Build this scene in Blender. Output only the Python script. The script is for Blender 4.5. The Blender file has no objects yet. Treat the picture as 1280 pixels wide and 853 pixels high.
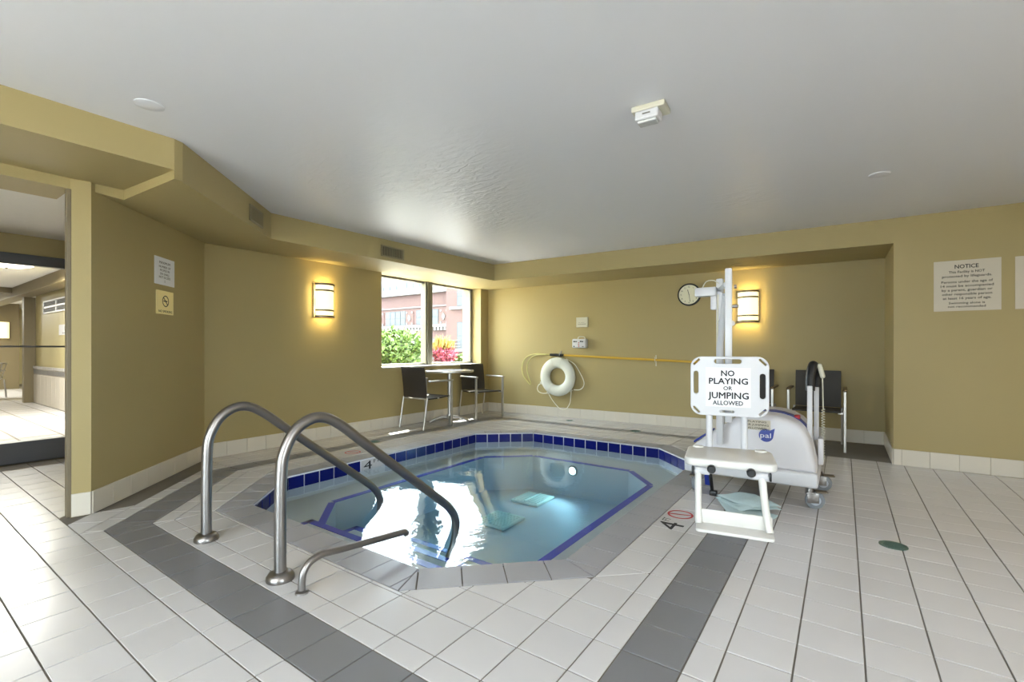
import bpy, bmesh, math, random
from mathutils import Vector, Matrix
random.seed(7)
R = math.radians
scene = bpy.context.scene
COL = scene.collection

# ---------------------------------------------------------------- camera
YAW, FPX, CYP, EYE = 0.615421, 586.07, 436.75, 1.1
cam_d = bpy.data.cameras.new('camera')
cam_d.sensor_width = 36.0
cam_d.lens = FPX / 1280 * 36.0
cam_d.shift_y = (CYP - 426.5) / 1280
cam_d.clip_start = 0.02
cam_d.clip_end = 300
cam = bpy.data.objects.new('camera', cam_d)
cam.location = (0, 0, EYE)
cam.rotation_euler = (math.pi / 2, 0, YAW)
COL.objects.link(cam)
scene.camera = cam

# ---------------------------------------------------------------- world, sun, exposure
SKY = 7.0
world = bpy.data.worlds.new('sky')
scene.world = world
world.use_nodes = True
wn = world.node_tree.nodes
wn['Background'].inputs[0].default_value = (0.80, 0.91, 1.0, 1)
wn['Background'].inputs[1].default_value = SKY
sun_d = bpy.data.lights.new('sun', 'SUN')
sun_d.energy = 24.0
sun_d.angle = R(0.6)
sun_d.color = (1, 0.95, 0.86)
sun = bpy.data.objects.new('sun', sun_d)
sun.rotation_euler = Vector((0.405, -0.20, -1)).to_track_quat('-Z', 'Y').to_euler()
sun.location = (-12, 6, 20)
COL.objects.link(sun)
scene.view_settings.view_transform = 'Standard'
scene.view_settings.look = 'None'
scene.view_settings.gamma = 1
scene.view_settings.use_curve_mapping = False
scene.view_settings.exposure = 1.6
scene.cycles.use_denoising = True
scene.cycles.max_bounces = 10
scene.cycles.diffuse_bounces = 6
scene.cycles.transparent_max_bounces = 12
scene.cycles.sample_clamp_indirect = 6.0
scene.cycles.caustics_reflective = False
scene.cycles.caustics_refractive = False

# ---------------------------------------------------------------- helpers
def lin(r, g, b):
    f = lambda v: (v / 255 / 12.92) if v / 255 <= 0.04045 else ((v / 255 + 0.055) / 1.055) ** 2.4
    return (f(r), f(g), f(b), 1)

MATS = {}
def mat(name, rgb, rough=0.5, metal=0.0, noise=0.04, scale=8.0, bump=0.0, bscale=40.0, spec=0.5,
        emit=None, estr=0.0, per_piece=0.0, stretch=(1, 1, 1), rnoise=0.0, coat=0.0):
    m = bpy.data.materials.new(name)
    m.use_nodes = True
    nt = m.node_tree
    N, L = nt.nodes, nt.links
    b = N['Principled BSDF']
    c = rgb if isinstance(rgb[0], float) and len(rgb) == 4 else lin(*rgb)
    tc = N.new('ShaderNodeTexCoord')
    mp = N.new('ShaderNodeMapping')
    mp.inputs['Scale'].default_value = stretch
    L.new(tc.outputs['Object'], mp.inputs['Vector'])
    tex = N.new('ShaderNodeTexNoise')
    tex.inputs['Scale'].default_value = scale
    tex.inputs['Detail'].default_value = 4
    L.new(mp.outputs[0], tex.inputs['Vector'])
    hsv = N.new('ShaderNodeHueSaturation')
    hsv.inputs['Color'].default_value = c
    mr = N.new('ShaderNodeMapRange')
    mr.inputs['To Min'].default_value = 1 - noise
    mr.inputs['To Max'].default_value = 1 + noise
    L.new(tex.outputs['Fac'], mr.inputs['Value'])
    val = mr.outputs[0]
    if per_piece:
        oi = N.new('ShaderNodeObjectInfo')
        geo = N.new('ShaderNodeNewGeometry')
        add = N.new('ShaderNodeMath'); add.operation = 'ADD'
        L.new(oi.outputs['Random'], add.inputs[0]); L.new(geo.outputs['Random Per Island'], add.inputs[1])
        fr = N.new('ShaderNodeMath'); fr.operation = 'FRACT'
        L.new(add.outputs[0], fr.inputs[0])
        m2 = N.new('ShaderNodeMapRange')
        m2.inputs['To Min'].default_value = 1 - per_piece
        m2.inputs['To Max'].default_value = 1 + per_piece
        L.new(fr.outputs[0], m2.inputs['Value'])
        mul = N.new('ShaderNodeMath'); mul.operation = 'MULTIPLY'
        L.new(val, mul.inputs[0]); L.new(m2.outputs[0], mul.inputs[1])
        val = mul.outputs[0]
    L.new(val, hsv.inputs['Value'])
    L.new(hsv.outputs[0], b.inputs['Base Color'])
    b.inputs['Roughness'].default_value = rough
    if rnoise:
        t3 = N.new('ShaderNodeTexNoise'); t3.inputs['Scale'].default_value = 2.3; t3.inputs['Detail'].default_value = 5
        L.new(mp.outputs[0], t3.inputs['Vector'])
        m3 = N.new('ShaderNodeMapRange')
        m3.inputs['From Min'].default_value = 0.35; m3.inputs['From Max'].default_value = 0.65
        m3.inputs['To Min'].default_value = rough - rnoise; m3.inputs['To Max'].default_value = rough + rnoise
        L.new(t3.outputs['Fac'], m3.inputs['Value']); L.new(m3.outputs[0], b.inputs['Roughness'])
    b.inputs['Metallic'].default_value = metal
    b.inputs['Specular IOR Level'].default_value = spec
    b.inputs['Coat Weight'].default_value = coat
    if bump:
        t2 = N.new('ShaderNodeTexNoise')
        t2.inputs['Scale'].default_value = bscale
        t2.inputs['Detail'].default_value = 6
        L.new(mp.outputs[0], t2.inputs['Vector'])
        bp = N.new('ShaderNodeBump')
        bp.inputs['Strength'].default_value = bump
        bp.inputs['Distance'].default_value = 0.02
        L.new(t2.outputs['Fac'], bp.inputs['Height'])
        L.new(bp.outputs[0], b.inputs['Normal'])
    if emit:
        b.inputs['Emission Color'].default_value = lin(*emit)
        b.inputs['Emission Strength'].default_value = estr
    MATS[name] = m
    return m

def glass_mat(name, tint, ior=1.45, bump=0.0, bscale=5.0, rough=0.0, dip=None):
    """clear sheet: see-through body with a Fresnel-weighted mirror reflection"""
    m = bpy.data.materials.new(name)
    m.use_nodes = True
    N, L = m.node_tree.nodes, m.node_tree.links
    N.remove(N['Principled BSDF'])
    tr = N.new('ShaderNodeBsdfTransparent'); tr.inputs[0].default_value = tint
    gl = N.new('ShaderNodeBsdfGlossy'); gl.inputs['Roughness'].default_value = rough
    gl.inputs[0].default_value = (1, 1, 1, 1)
    fr = N.new('ShaderNodeFresnel'); fr.inputs[0].default_value = ior
    ge = N.new('ShaderNodeNewGeometry')
    mr = N.new('ShaderNodeMapRange'); mr.inputs['To Min'].default_value = ior; mr.inputs['To Max'].default_value = 1 / ior
    L.new(ge.outputs['Backfacing'], mr.inputs['Value']); L.new(mr.outputs[0], fr.inputs[0])
    mx = N.new('ShaderNodeMixShader')
    L.new(fr.outputs[0], mx.inputs[0]); L.new(tr.outputs[0], mx.inputs[1]); L.new(gl.outputs[0], mx.inputs[2])
    L.new(mx.outputs[0], N['Material Output'].inputs[0])
    if bump:
        tc = N.new('ShaderNodeTexCoord')
        t1 = N.new('ShaderNodeTexNoise'); t1.inputs['Scale'].default_value = bscale; t1.inputs['Detail'].default_value = 3
        L.new(tc.outputs['Object'], t1.inputs['Vector'])
        bp = N.new('ShaderNodeBump'); bp.inputs['Strength'].default_value = bump; bp.inputs['Distance'].default_value = 0.01
        L.new(t1.outputs['Fac'], bp.inputs['Height'])
        nrm = bp.outputs[0]
        if dip:
            # trough added to the water bump to widen the window reflection: depth dip[3], half width dip[4], reach dip[5], about the point dip[:3]
            vd = N.new('ShaderNodeVectorMath'); vd.operation = 'DISTANCE'; vd.inputs[1].default_value = dip[:3]
            L.new(tc.outputs['Object'], vd.inputs[0])
            vs = N.new('ShaderNodeVectorMath'); vs.operation = 'SUBTRACT'; vs.inputs[1].default_value = dip[:3]
            L.new(tc.outputs['Object'], vs.inputs[0])
            vp = N.new('ShaderNodeVectorMath'); vp.operation = 'DOT_PRODUCT'; vp.inputs[1].default_value = (0.70, 0.714, 0)
            L.new(vs.outputs[0], vp.inputs[0])
            def mth(op, a, b=None):
                n = N.new('ShaderNodeMath'); n.operation = op
                for i, q in enumerate((a, b)):
                    if q is None: continue
                    if isinstance(q, (int, float)): n.inputs[i].default_value = q
                    else: L.new(q, n.inputs[i])
                return n.outputs[0]
            q = mth('DIVIDE', vp.outputs['Value'], dip[4]); q = mth('MULTIPLY', q, q)
            e = mth('DIVIDE', vd.outputs['Value'], dip[5]); e = mth('MULTIPLY', e, e)
            q = mth('ADD', q, e); q = mth('MULTIPLY', q, -1.0)
            q = mth('EXPONENT', q); q = mth('MULTIPLY', q, -dip[3])
            b2 = N.new('ShaderNodeBump'); b2.inputs['Strength'].default_value = 1.0; b2.inputs['Distance'].default_value = 1.0
            L.new(q, b2.inputs['Height']); L.new(b2.outputs[0], bp.inputs['Normal'])
        L.new(nrm, gl.inputs['Normal']); L.new(nrm, fr.inputs['Normal'])
    MATS[name] = m
    return m

mat('wall_paint', (163, 147, 102), 0.5, noise=0.03, scale=1.5, bump=0.03, bscale=120, spec=0.35)
mat('ceiling_paint', (212, 212, 217), 0.36, noise=0.01, scale=1.2, spec=0.4)
mat('white_paint', (222, 220, 216), 0.5, noise=0.02)
mat('tile_white', (198, 196, 197), 0.26, noise=0.025, scale=5, per_piece=0.03, spec=0.45)
mat('tile_grey', (118, 118, 122), 0.34, noise=0.05, scale=5, per_piece=0.03)
mat('tile_coping', (154, 154, 160), 0.36, noise=0.05, scale=6, per_piece=0.02, bump=0.006, bscale=30)
mat('grout', (112, 106, 98), 0.85, noise=0.12, scale=4)
mat('base_tile', (206, 199, 186), 0.4, noise=0.02, per_piece=0.02)
mat('base_grout', (178, 170, 158), 0.8)
mat('pool_plaster', (192, 194, 198), 0.6, noise=0.05, scale=3)
mat('pool_grout', (214, 216, 222), 0.6)
mat('pool_blue', (16, 24, 104), 0.25, noise=0.10, scale=9, per_piece=0.15, spec=0.3)
mat('trim_blue', (36, 54, 190), 0.3, noise=0.06)
mat('steel', (150, 146, 144), 0.34, metal=1.0, noise=0.03, scale=30)
mat('alu', (186, 182, 176), 0.35, metal=0.85, noise=0.03)
mat('nickel', (120, 110, 96), 0.4, metal=0.9, noise=0.03)
mat('lens_clear', (176, 178, 178), 0.15, noise=0.2, scale=60)
mat('chair_dark', (46, 40, 34), 0.55, noise=0.1, scale=60, bump=0.1, bscale=300)
mat('chair_bronze', (92, 74, 48), 0.4, metal=0.4)
mat('table_top', (70, 66, 64), 0.22, noise=0.06)
mat('plastic_white', (200, 200, 204), 0.35, noise=0.01)
mat('shell_white', (206, 204, 208), 0.38, noise=0.015, scale=3)
mat('seat_white', (212, 210, 206), 0.32, noise=0.01)
mat('plastic_black', (24, 24, 26), 0.45, noise=0.1)
mat('plastic_blue', (34, 54, 142), 0.35)
mat('plastic_red', (188, 36, 50), 0.4)
mat('rubber_grey', (122, 126, 132), 0.5, noise=0.06)
mat('wheel_hub', (176, 182, 192), 0.35)
mat('paper', (226, 226, 230), 0.6, noise=0.01)
mat('paper_cream', (196, 187, 170), 0.6, noise=0.02)
mat('brass_plate', (238, 222, 164), 0.4, metal=0.1, noise=0.03)
mat('ink', (30, 30, 34), 0.6)
mat('ink_grey', (96, 92, 86), 0.6)
mat('ink_red', (178, 48, 48), 0.6)
mat('ring_foam', (208, 208, 196), 0.55, noise=0.02, bump=0.05)
mat('rope', (226, 222, 202), 0.8, noise=0.05)
mat('pole_yellow', (206, 164, 56), 0.4, noise=0.04)
mat('hook_yellow', (196, 188, 120), 0.45, noise=0.04)
mat('cream_plastic', (200, 196, 178), 0.4, noise=0.02)
mat('clock_face', (226, 222, 196), 0.5, noise=0.01)
mat('towel', (186, 208, 212), 0.95, noise=0.08, scale=40, bump=0.5, bscale=260)
mat('vent_metal', (140, 129, 98), 0.45, metal=0.1)
mat('vent_dark', (70, 64, 50), 0.6)
mat('frame_alu', (118, 116, 106), 0.45, metal=0.3)
mat('frame_dark', (84, 84, 86), 0.45, metal=0.3)
mat('curb_grey', (98, 100, 106), 0.5, noise=0.05)
mat('drain_green', (92, 116, 108), 0.4, metal=0.5, noise=0.15, scale=60)
mat('drain_cover', (204, 222, 214), 0.5)
mat('hall_wall', (196, 184, 134), 0.5, noise=0.03)
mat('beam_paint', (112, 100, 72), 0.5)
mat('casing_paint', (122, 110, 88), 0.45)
mat('brick', (78, 56, 50), 0.85, noise=0.10, scale=3, bump=0.1, bscale=60)
mat('stone', (94, 89, 85), 0.8, noise=0.06, scale=2)
mat('far_glass', (58, 62, 64), 0.6, noise=0.15, scale=0.8)
mat('far_frame', (30, 29, 28), 0.5)
mat('far_white', (88, 92, 98), 0.7, noise=0.05)
mat('far_blue', (74, 82, 100), 0.6, noise=0.05)
mat('hvac', (70, 72, 76), 0.6)
mat('leaf_green', (76, 98, 38), 0.6, noise=0.35, scale=5, per_piece=0.35)
mat('leaf_yellow', (130, 104, 36), 0.6, noise=0.3, scale=8, per_piece=0.25)
mat('leaf_red', (116, 36, 54), 0.6, noise=0.3, scale=8, per_piece=0.3)
mat('bark', (86, 66, 46), 0.9)
mat('concrete', (186, 183, 178), 0.85, noise=0.08)
mat('asphalt', (80, 80, 80), 0.9, noise=0.1)
mat('sconce_glass', (255, 244, 210), 0.4, emit=(255, 232, 168), estr=0.55)
mat('dome_glass', (255, 250, 240), 0.4, emit=(255, 244, 224), estr=4.0)
mat('pool_lamp', (240, 255, 250), 0.3, emit=(214, 255, 244), estr=5.0)
glass_mat('window_glass', (0.97, 0.99, 0.98, 1), 1.45)
wm = glass_mat('water', (0.96, 0.99, 1.0, 1), 1.333, bump=0.16, bscale=8.0, dip=(-2.087, 2.05, -0.098, 0.06, 0.62, 1.1))
va = wm.node_tree.nodes.new('ShaderNodeVolumeAbsorption')
va.inputs['Color'].default_value = (0.52, 0.81, 0.95, 1); va.inputs['Density'].default_value = 1.0
wm.node_tree.links.new(va.outputs[0], wm.node_tree.nodes['Material Output'].inputs['Volume'])
M = MATS
def plaster_patches(m, spots):
    """brushy, uneven skim coat around a few places of the ceiling"""
    N, L = m.node_tree.nodes, m.node_tree.links
    tc = N.new('ShaderNodeTexCoord')
    total = None
    def mth(op, a, b):
        n = N.new('ShaderNodeMath'); n.operation = op
        for i, q in enumerate((a, b)):
            if isinstance(q, (int, float)): n.inputs[i].default_value = q
            else: L.new(q, n.inputs[i])
        return n.outputs[0]
    for (x, y, r, k) in spots:
        d = N.new('ShaderNodeVectorMath'); d.operation = 'DISTANCE'; d.inputs[1].default_value = (x, y, 2.35)
        L.new(tc.outputs['Object'], d.inputs[0])
        q = mth('DIVIDE', d.outputs['Value'], r); q = mth('MULTIPLY', q, q); q = mth('MULTIPLY', q, -1.0)
        q = mth('POWER', 2.718, q); q = mth('MULTIPLY', q, k)
        total = q if total is None else mth('ADD', total, q)
    mp = N.new('ShaderNodeMapping'); mp.inputs['Scale'].default_value = (1, 2.4, 1); mp.inputs['Rotation'].default_value = (0, 0, 0.7)
    L.new(tc.outputs['Object'], mp.inputs['Vector'])
    t = N.new('ShaderNodeTexNoise'); t.inputs['Scale'].default_value = 9; t.inputs['Detail'].default_value = 7; t.inputs['Distortion'].default_value = 0.8
    L.new(mp.outputs[0], t.inputs['Vector'])
    h = mth('MULTIPLY', t.outputs['Fac'], total)
    bp = N.new('ShaderNodeBump'); bp.inputs['Strength'].default_value = 0.55; bp.inputs['Distance'].default_value = 0.03
    L.new(h, bp.inputs['Height']); L.new(bp.outputs[0], N['Principled BSDF'].inputs['Normal'])
plaster_patches(M['ceiling_paint'], ((-2.42, 2.43, 0.62, 1.0), (-3.25, 2.25, 0.35, 0.5), (-0.70, 4.30, 0.33, 0.8), (-2.5, 3.6, 0.6, 0.5)))

class MB:
    """collects shapes into one mesh"""
    def __init__(self):
        self.bm = bmesh.new()
    def _bevel(self, verts, w, seg=2):
        if w <= 0: return
        vs = set(verts)
        ed = [e for e in self.bm.edges if e.verts[0] in vs and e.verts[1] in vs]
        bmesh.ops.bevel(self.bm, geom=ed, offset=w, segments=seg, affect='EDGES', profile=0.5)
    def box(self, lo, hi, bev=0.0, seg=2, mx=None):
        c = [(a + b) / 2 for a, b in zip(lo, hi)]
        s = [abs(b - a) for a, b in zip(lo, hi)]
        m = Matrix.Translation(c) @ Matrix.Diagonal((s[0], s[1], s[2], 1))
        if mx is not None: m = mx @ m
        r = bmesh.ops.create_cube(self.bm, size=1, matrix=m)
        self._bevel(r['verts'], bev, seg)
        return self
    def prism(self, poly, z0, z1, bev=0.0, seg=2):
        """poly of (x, y); z0 / z1 numbers or lists per corner"""
        n = len(poly)
        a = z0 if isinstance(z0, (list, tuple)) else [z0] * n
        b = z1 if isinstance(z1, (list, tuple)) else [z1] * n
        lo = [self.bm.verts.new((p[0], p[1], a[i])) for i, p in enumerate(poly)]
        hi = [self.bm.verts.new((p[0], p[1], b[i])) for i, p in enumerate(poly)]
        fs = [self.bm.faces.new(lo[::-1]), self.bm.faces.new(hi)]
        for i in range(n):
            fs.append(self.bm.faces.new((lo[i], lo[(i + 1) % n], hi[(i + 1) % n], hi[i])))
        bmesh.ops.recalc_face_normals(self.bm, faces=fs)
        self._bevel(lo + hi, bev, seg)
        return self
    def xprism(self, prof, y0, y1, bev=0.0, seg=3):
        """profile of (x, z) pushed along y"""
        n = len(prof)
        a = [self.bm.verts.new((p[0], y0, p[1])) for p in prof]
        b = [self.bm.verts.new((p[0], y1, p[1])) for p in prof]
        fs = [self.bm.faces.new(a), self.bm.faces.new(b[::-1])]
        for i in range(n):
            fs.append(self.bm.faces.new((a[(i + 1) % n], a[i], b[i], b[(i + 1) % n])))
        bmesh.ops.recalc_face_normals(self.bm, faces=fs)
        if bev:
            va, vb = set(a), set(b)
            ed = [e for e in self.bm.edges if (e.verts[0] in va and e.verts[1] in va) or (e.verts[0] in vb and e.verts[1] in vb)]
            bmesh.ops.bevel(self.bm, geom=ed, offset=bev, segments=seg, affect='EDGES', profile=0.5)
        return self
    def quad(self, *p):
        self.bm.faces.new([self.bm.verts.new(q) for q in p])
        return self
    def tube(self, pts, r, n=12, caps=True, closed=False):
        pts = [Vector(p) for p in pts]
        k = len(pts)
        tang = []
        for i in range(k):
            a = pts[i - 1] if (i > 0 or closed) else pts[i]
            b = pts[(i + 1) % k] if (i < k - 1 or closed) else pts[i]
            tang.append((b - a).normalized())
        up = Vector((0, 0, 1)) if abs(tang[0].z) < 0.9 else Vector((1, 0, 0))
        u = tang[0].cross(up).normalized()
        rings = []
        for i in range(k):
            u = (u - tang[i] * u.dot(tang[i])).normalized()
            v = tang[i].cross(u)
            rr = r[i] if isinstance(r, (list, tuple)) else r
            rings.append([self.bm.verts.new(pts[i] + (u * math.cos(t) + v * math.sin(t)) * rr)
                          for t in [2 * math.pi * j / n for j in range(n)]])
        for i in range(k if closed else k - 1):
            A, B = rings[i], rings[(i + 1) % k]
            for j in range(n):
                self.bm.faces.new((A[j], A[(j + 1) % n], B[(j + 1) % n], B[j]))
        if caps and not closed:
            self.bm.faces.new(rings[0][::-1]); self.bm.faces.new(rings[-1])
        return self
    def lathe(self, prof, n=32, axis='Z', at=(0, 0, 0), a0=0.0, a1=2 * math.pi):
        """profile of (radius, height)"""
        full = abs(a1 - a0 - 2 * math.pi) < 1e-6
        cnt = n if full else n + 1
        rings = []
        for rr, h in prof:
            ring = []
            for j in range(cnt):
                t = a0 + (a1 - a0) * j / n
                x, y = rr * math.cos(t), rr * math.sin(t)
                p = {'Z': (x, y, h), 'Y': (x, h, y), 'X': (h, x, y)}[axis]
                ring.append(self.bm.verts.new(Vector(p) + Vector(at)))
            rings.append(ring)
        fs = []
        for A, B in zip(rings, rings[1:]):
            for j in range(n):
                q = (A[j], A[(j + 1) % cnt], B[(j + 1) % cnt], B[j])
                fs.append(self.bm.faces.new(q))
        bmesh.ops.remove_doubles(self.bm, verts=self.bm.verts[:], dist=1e-6)
        return self
    def mesh(self, name, smooth=True):
        bmesh.ops.recalc_face_normals(self.bm, faces=self.bm.faces[:])
        me = bpy.data.meshes.new(name)
        self.bm.to_mesh(me); self.bm.free()
        if smooth and len(me.polygons):
            me.polygons.foreach_set('use_smooth', [True] * len(me.polygons))
            me.set_sharp_from_angle(angle=R(38))
        return me
    def build(self, name, material, parent=None, smooth=True):
        return obj(name, self.mesh(name, smooth), material, parent)

def obj(name, me, material=None, parent=None, loc=None, rz=None):
    o = bpy.data.objects.new(name, me)
    if material is not None and me is not None and not me.materials:
        me.materials.append(M[material])
    COL.objects.link(o)
    if parent is not None: o.parent = parent
    if loc is not None: o.location = loc
    if rz is not None: o.rotation_euler = (0, 0, rz)
    return o

def tag(o, label=None, cat=None, group=None, kind=None):
    if label: o['label'] = label
    if cat: o['category'] = cat
    if group: o['group'] = group
    if kind: o['kind'] = kind
    return o

def thing(name, label, cat, loc=(0, 0, 0), rz=0.0, group=None):
    o = bpy.data.objects.new(name, None)
    o.empty_display_size = 0.1
    COL.objects.link(o)
    o.location = loc; o.rotation_euler = (0, 0, rz)
    return tag(o, label, cat, group)

def struct(name, mb, material, smooth=False, label=None):
    o = mb.build(name, material, None, smooth)
    return tag(o, label, kind='structure')

def dup(root, loc, rz, label, name=None):
    r = root.copy(); COL.objects.link(r)
    r.location = loc; r.rotation_euler = (0, 0, rz); r['label'] = label
    for ch in list(root.children):
        c = ch.copy(); COL.objects.link(c); c.parent = r
        for g in list(ch.children):
            d = g.copy(); COL.objects.link(d); d.parent = c
    return r

def spline(pts, per=8, closed=False):
    P = [Vector(p) for p in pts]
    n = len(P); out = []
    for i in range(n if closed else n - 1):
        if closed:
            p0, p1, p2, p3 = P[i - 1], P[i], P[(i + 1) % n], P[(i + 2) % n]
        else:
            p0, p1, p2, p3 = P[max(i - 1, 0)], P[i], P[i + 1], P[min(i + 2, n - 1)]
        for k in range(per):
            t = k / per
            out.append(0.5 * ((2 * p1) + (p2 - p0) * t + (2 * p0 - 5 * p1 + 4 * p2 - p3) * t * t + (3 * p1 - p0 - 3 * p2 + p3) * t ** 3))
    if not closed: out.append(P[-1])
    return out

def round_path(pts, rad, seg=8):
    """straight runs with circular-looking bends of size rad at the corners"""
    P = [Vector(p) for p in pts]
    out = [P[0]]
    for i in range(1, len(P) - 1):
        r = rad[i - 1] if isinstance(rad, (list, tuple)) else rad
        a, b = (P[i - 1] - P[i]).normalized(), (P[i + 1] - P[i]).normalized()
        s, e = P[i] + a * r, P[i] + b * r
        for k in range(seg + 1):
            t = k / seg
            out.append((1 - t) ** 2 * s + 2 * t * (1 - t) * P[i] + t * t * e)
    out.append(P[-1])
    return out

def rounded_rect(w, h, r, n=6, cx=0, cy=0, rot=0.0):
    pts = []
    for (sx, sy, a0) in ((1, 1, 0), (-1, 1, 90), (-1, -1, 180), (1, -1, 270)):
        for k in range(n + 1):
            a = R(a0 + 90 * k / n)
            pts.append((sx * (w / 2 - r) + r * math.cos(a), sy * (h / 2 - r) + r * math.sin(a)))
    c, s = math.cos(rot), math.sin(rot)
    return [(cx + x * c - y * s, cy + x * s + y * c) for x, y in pts]

def eval_curve(cu):
    o = bpy.data.objects.new('tmp', cu)
    COL.objects.link(o)
    bpy.context.view_layer.update()
    me = bpy.data.meshes.new_from_object(o.evaluated_get(bpy.context.evaluated_depsgraph_get()))
    bpy.data.objects.remove(o)
    return me

def plate(loops, thick, bev=0.0, upright=True):
    """flat plate with holes; loops in (x, z) when upright, front towards -y"""
    cu = bpy.data.curves.new('plate', 'CURVE')
    cu.dimensions = '2D'; cu.fill_mode = 'BOTH'
    cu.extrude = max(thick / 2 - bev, 1e-5); cu.bevel_depth = bev; cu.bevel_resolution = 2; cu.offset = -bev
    for lp in loops:
        s = cu.splines.new('POLY'); s.points.add(len(lp) - 1); s.use_cyclic_u = True
        for p, q in zip(s.points, lp): p.co = (q[0], q[1], 0, 1)
    me = eval_curve(cu)
    me.materials.clear()
    if upright: me.transform(Matrix.Rotation(math.pi / 2, 4, 'X'))
    return me

def text_mesh(lines, upright=True, depth=0.0006):
    """lines: (text, centre x, centre y, cap height, width or None, weight) -> one mesh in the xz plane"""
    bm = bmesh.new()
    for (body, x, y, h, w, wt) in lines:
        cu = bpy.data.curves.new('text', 'FONT')
        cu.body = body; cu.size = 1; cu.resolution_u = 2; cu.extrude = 0
        me = eval_curve(cu)
        if not len(me.vertices): continue
        xs = [v.co.x for v in me.vertices]; ys = [v.co.y for v in me.vertices]
        cap = 0.73
        sc = h / cap
        sx = (w / (max(xs) - min(xs))) if w else sc
        mid = (max(xs) + min(xs)) / 2
        for v in me.vertices:
            v.co = ((v.co.x - mid) * sx + x, (v.co.y - cap / 2) * sc + y, 0)
        bm.from_mesh(me)
        if wt > 0:                       # heavier strokes: overprint shifted a little
            base = [v.co.copy() for v in me.vertices]
            for (ox, oy) in ((1, 0), (-1, 0), (0, 1), (0, -1)):
                for v, b0 in zip(me.vertices, base): v.co = (b0.x + ox * wt * sc, b0.y + oy * wt * sc, 0)
                bm.from_mesh(me)
        bpy.data.meshes.remove(me)
    r = bmesh.ops.extrude_face_region(bm, geom=bm.faces[:])
    bmesh.ops.translate(bm, verts=[e for e in r['geom'] if isinstance(e, bmesh.types.BMVert)], vec=(0, 0, depth))
    me = bpy.data.meshes.new('lettering')
    bm.to_mesh(me); bm.free()
    if upright: me.transform(Matrix.Rotation(math.pi / 2, 4, 'X'))
    return me

# ---------------------------------------------------------------- plan geometry
def clip(poly, a, b, c):
    """keep the side a*x + b*y <= c"""
    out = []
    for i in range(len(poly)):
        p, q = poly[i], poly[(i + 1) % len(poly)]
        dp, dq = a * p[0] + b * p[1] - c, a * q[0] + b * q[1] - c
        if dp <= 0: out.append(p)
        if dp * dq < 0:
            t = dp / (dp - dq)
            out.append((p[0] + (q[0] - p[0]) * t, p[1] + (q[1] - p[1]) * t))
    return out
def area(p):
    return abs(sum(p[i][0] * p[(i + 1) % len(p)][1] - p[(i + 1) % len(p)][0] * p[i][1] for i in range(len(p)))) / 2
def ccw(p):
    s = sum(p[i][0] * p[(i + 1) % len(p)][1] - p[(i + 1) % len(p)][0] * p[i][1] for i in range(len(p)))
    return p if s > 0 else p[::-1]
def halfplanes(poly):
    p = ccw(poly); H = []
    for i in range(len(p)):
        (x0, y0), (x1, y1) = p[i], p[(i + 1) % len(p)]
        nx, ny = (y1 - y0), -(x1 - x0)
        l = math.hypot(nx, ny)
        if l < 1e-6: continue
        nx /= l; ny /= l
        H.append((nx, ny, nx * x0 + ny * y0))
    return H
def inter(poly, conv):
    for h in halfplanes(conv):
        poly = clip(poly, *h)
        if len(poly) < 3: return []
    return poly
def minus(polys, conv):
    H = halfplanes(conv)
    out = []
    for poly in polys:
        if len(inter(poly, conv)) < 3 or area(inter(poly, conv)) < 1e-5:
            out.append(poly); continue
        rest = poly
        for (a, b, c) in H:
            o = clip(rest, -a, -b, -c)
            if len(o) >= 3 and area(o) > 4e-4: out.append(o)
            rest = clip(rest, a, b, c)
            if len(rest) < 3: break
    return out
def offset_poly(poly, d):
    """convex polygon pushed outwards by d"""
    H = [(a, b, c + d) for a, b, c in halfplanes(poly)]
    out = []
    for i in range(len(H)):
        a1, b1, c1 = H[i - 1]; a2, b2, c2 = H[i]
        det = a1 * b2 - a2 * b1
        out.append(((c1 * b2 - c2 * b1) / det, (a1 * c2 - a2 * c1) / det))
    return out

# pool edge: front, front right cut, right, back right cut, back, back left cut, left, front left cut (counter-clockwise)
O0 = [(-3.41, 1.65), (-1.74, 1.65), (-1.19, 2.17), (-1.19, 4.72), (-1.68, 5.215), (-3.34, 5.215), (-3.92, 4.72), (-3.92, 2.19)]
O1 = offset_poly(O0, 0.207)
def pent(xl, xr, yf, yb, k):
    """rectangle whose front left corner is cut along x + y = k"""
    return [(k - yf, yf), (xr, yf), (xr, yb), (xl, yb), (xl, k - xl)]
N0 = pent(-4.385, -0.775, 1.212, 5.845, -2.31)
B0 = pent(-4.49, -0.664, 1.107, 5.95, -2.46)
B1 = pent(-4.70, -0.452, 0.893, 6.13, -2.765)
N1 = pent(-4.81, -0.350, 0.787, 6.235, -2.915)

# walls in plan
WX = -5.20                       # window wall
BACK0, BACK1 = (-5.20, 6.62), (0.39, 6.86)
NEAR0, NEAR1 = (0.39, 5.755), (3.2, 5.80)
DG0, DG1 = (-4.105, 0.935), (-5.20, 2.045)
CEIL = 2.35
# ================================================================ STRUCTURE
# floor bed with the pool cut out
fb = MB()
outer = [(-5.62, -3.4), (3.6, -3.4), (3.6, 7.2), (-5.62, 7.2)]
hole = offset_poly(O0, 0.03)
pieces = minus([outer], hole)
for p in pieces: fb.prism(ccw(p), -0.16, -0.004)
fb.box((-21.5, -3.4, -0.16), (-5.62, 3.5, -0.004))
floor = struct('floor', fb, 'grout', label='pale square floor tiles with a grey border band around the pool')

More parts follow.
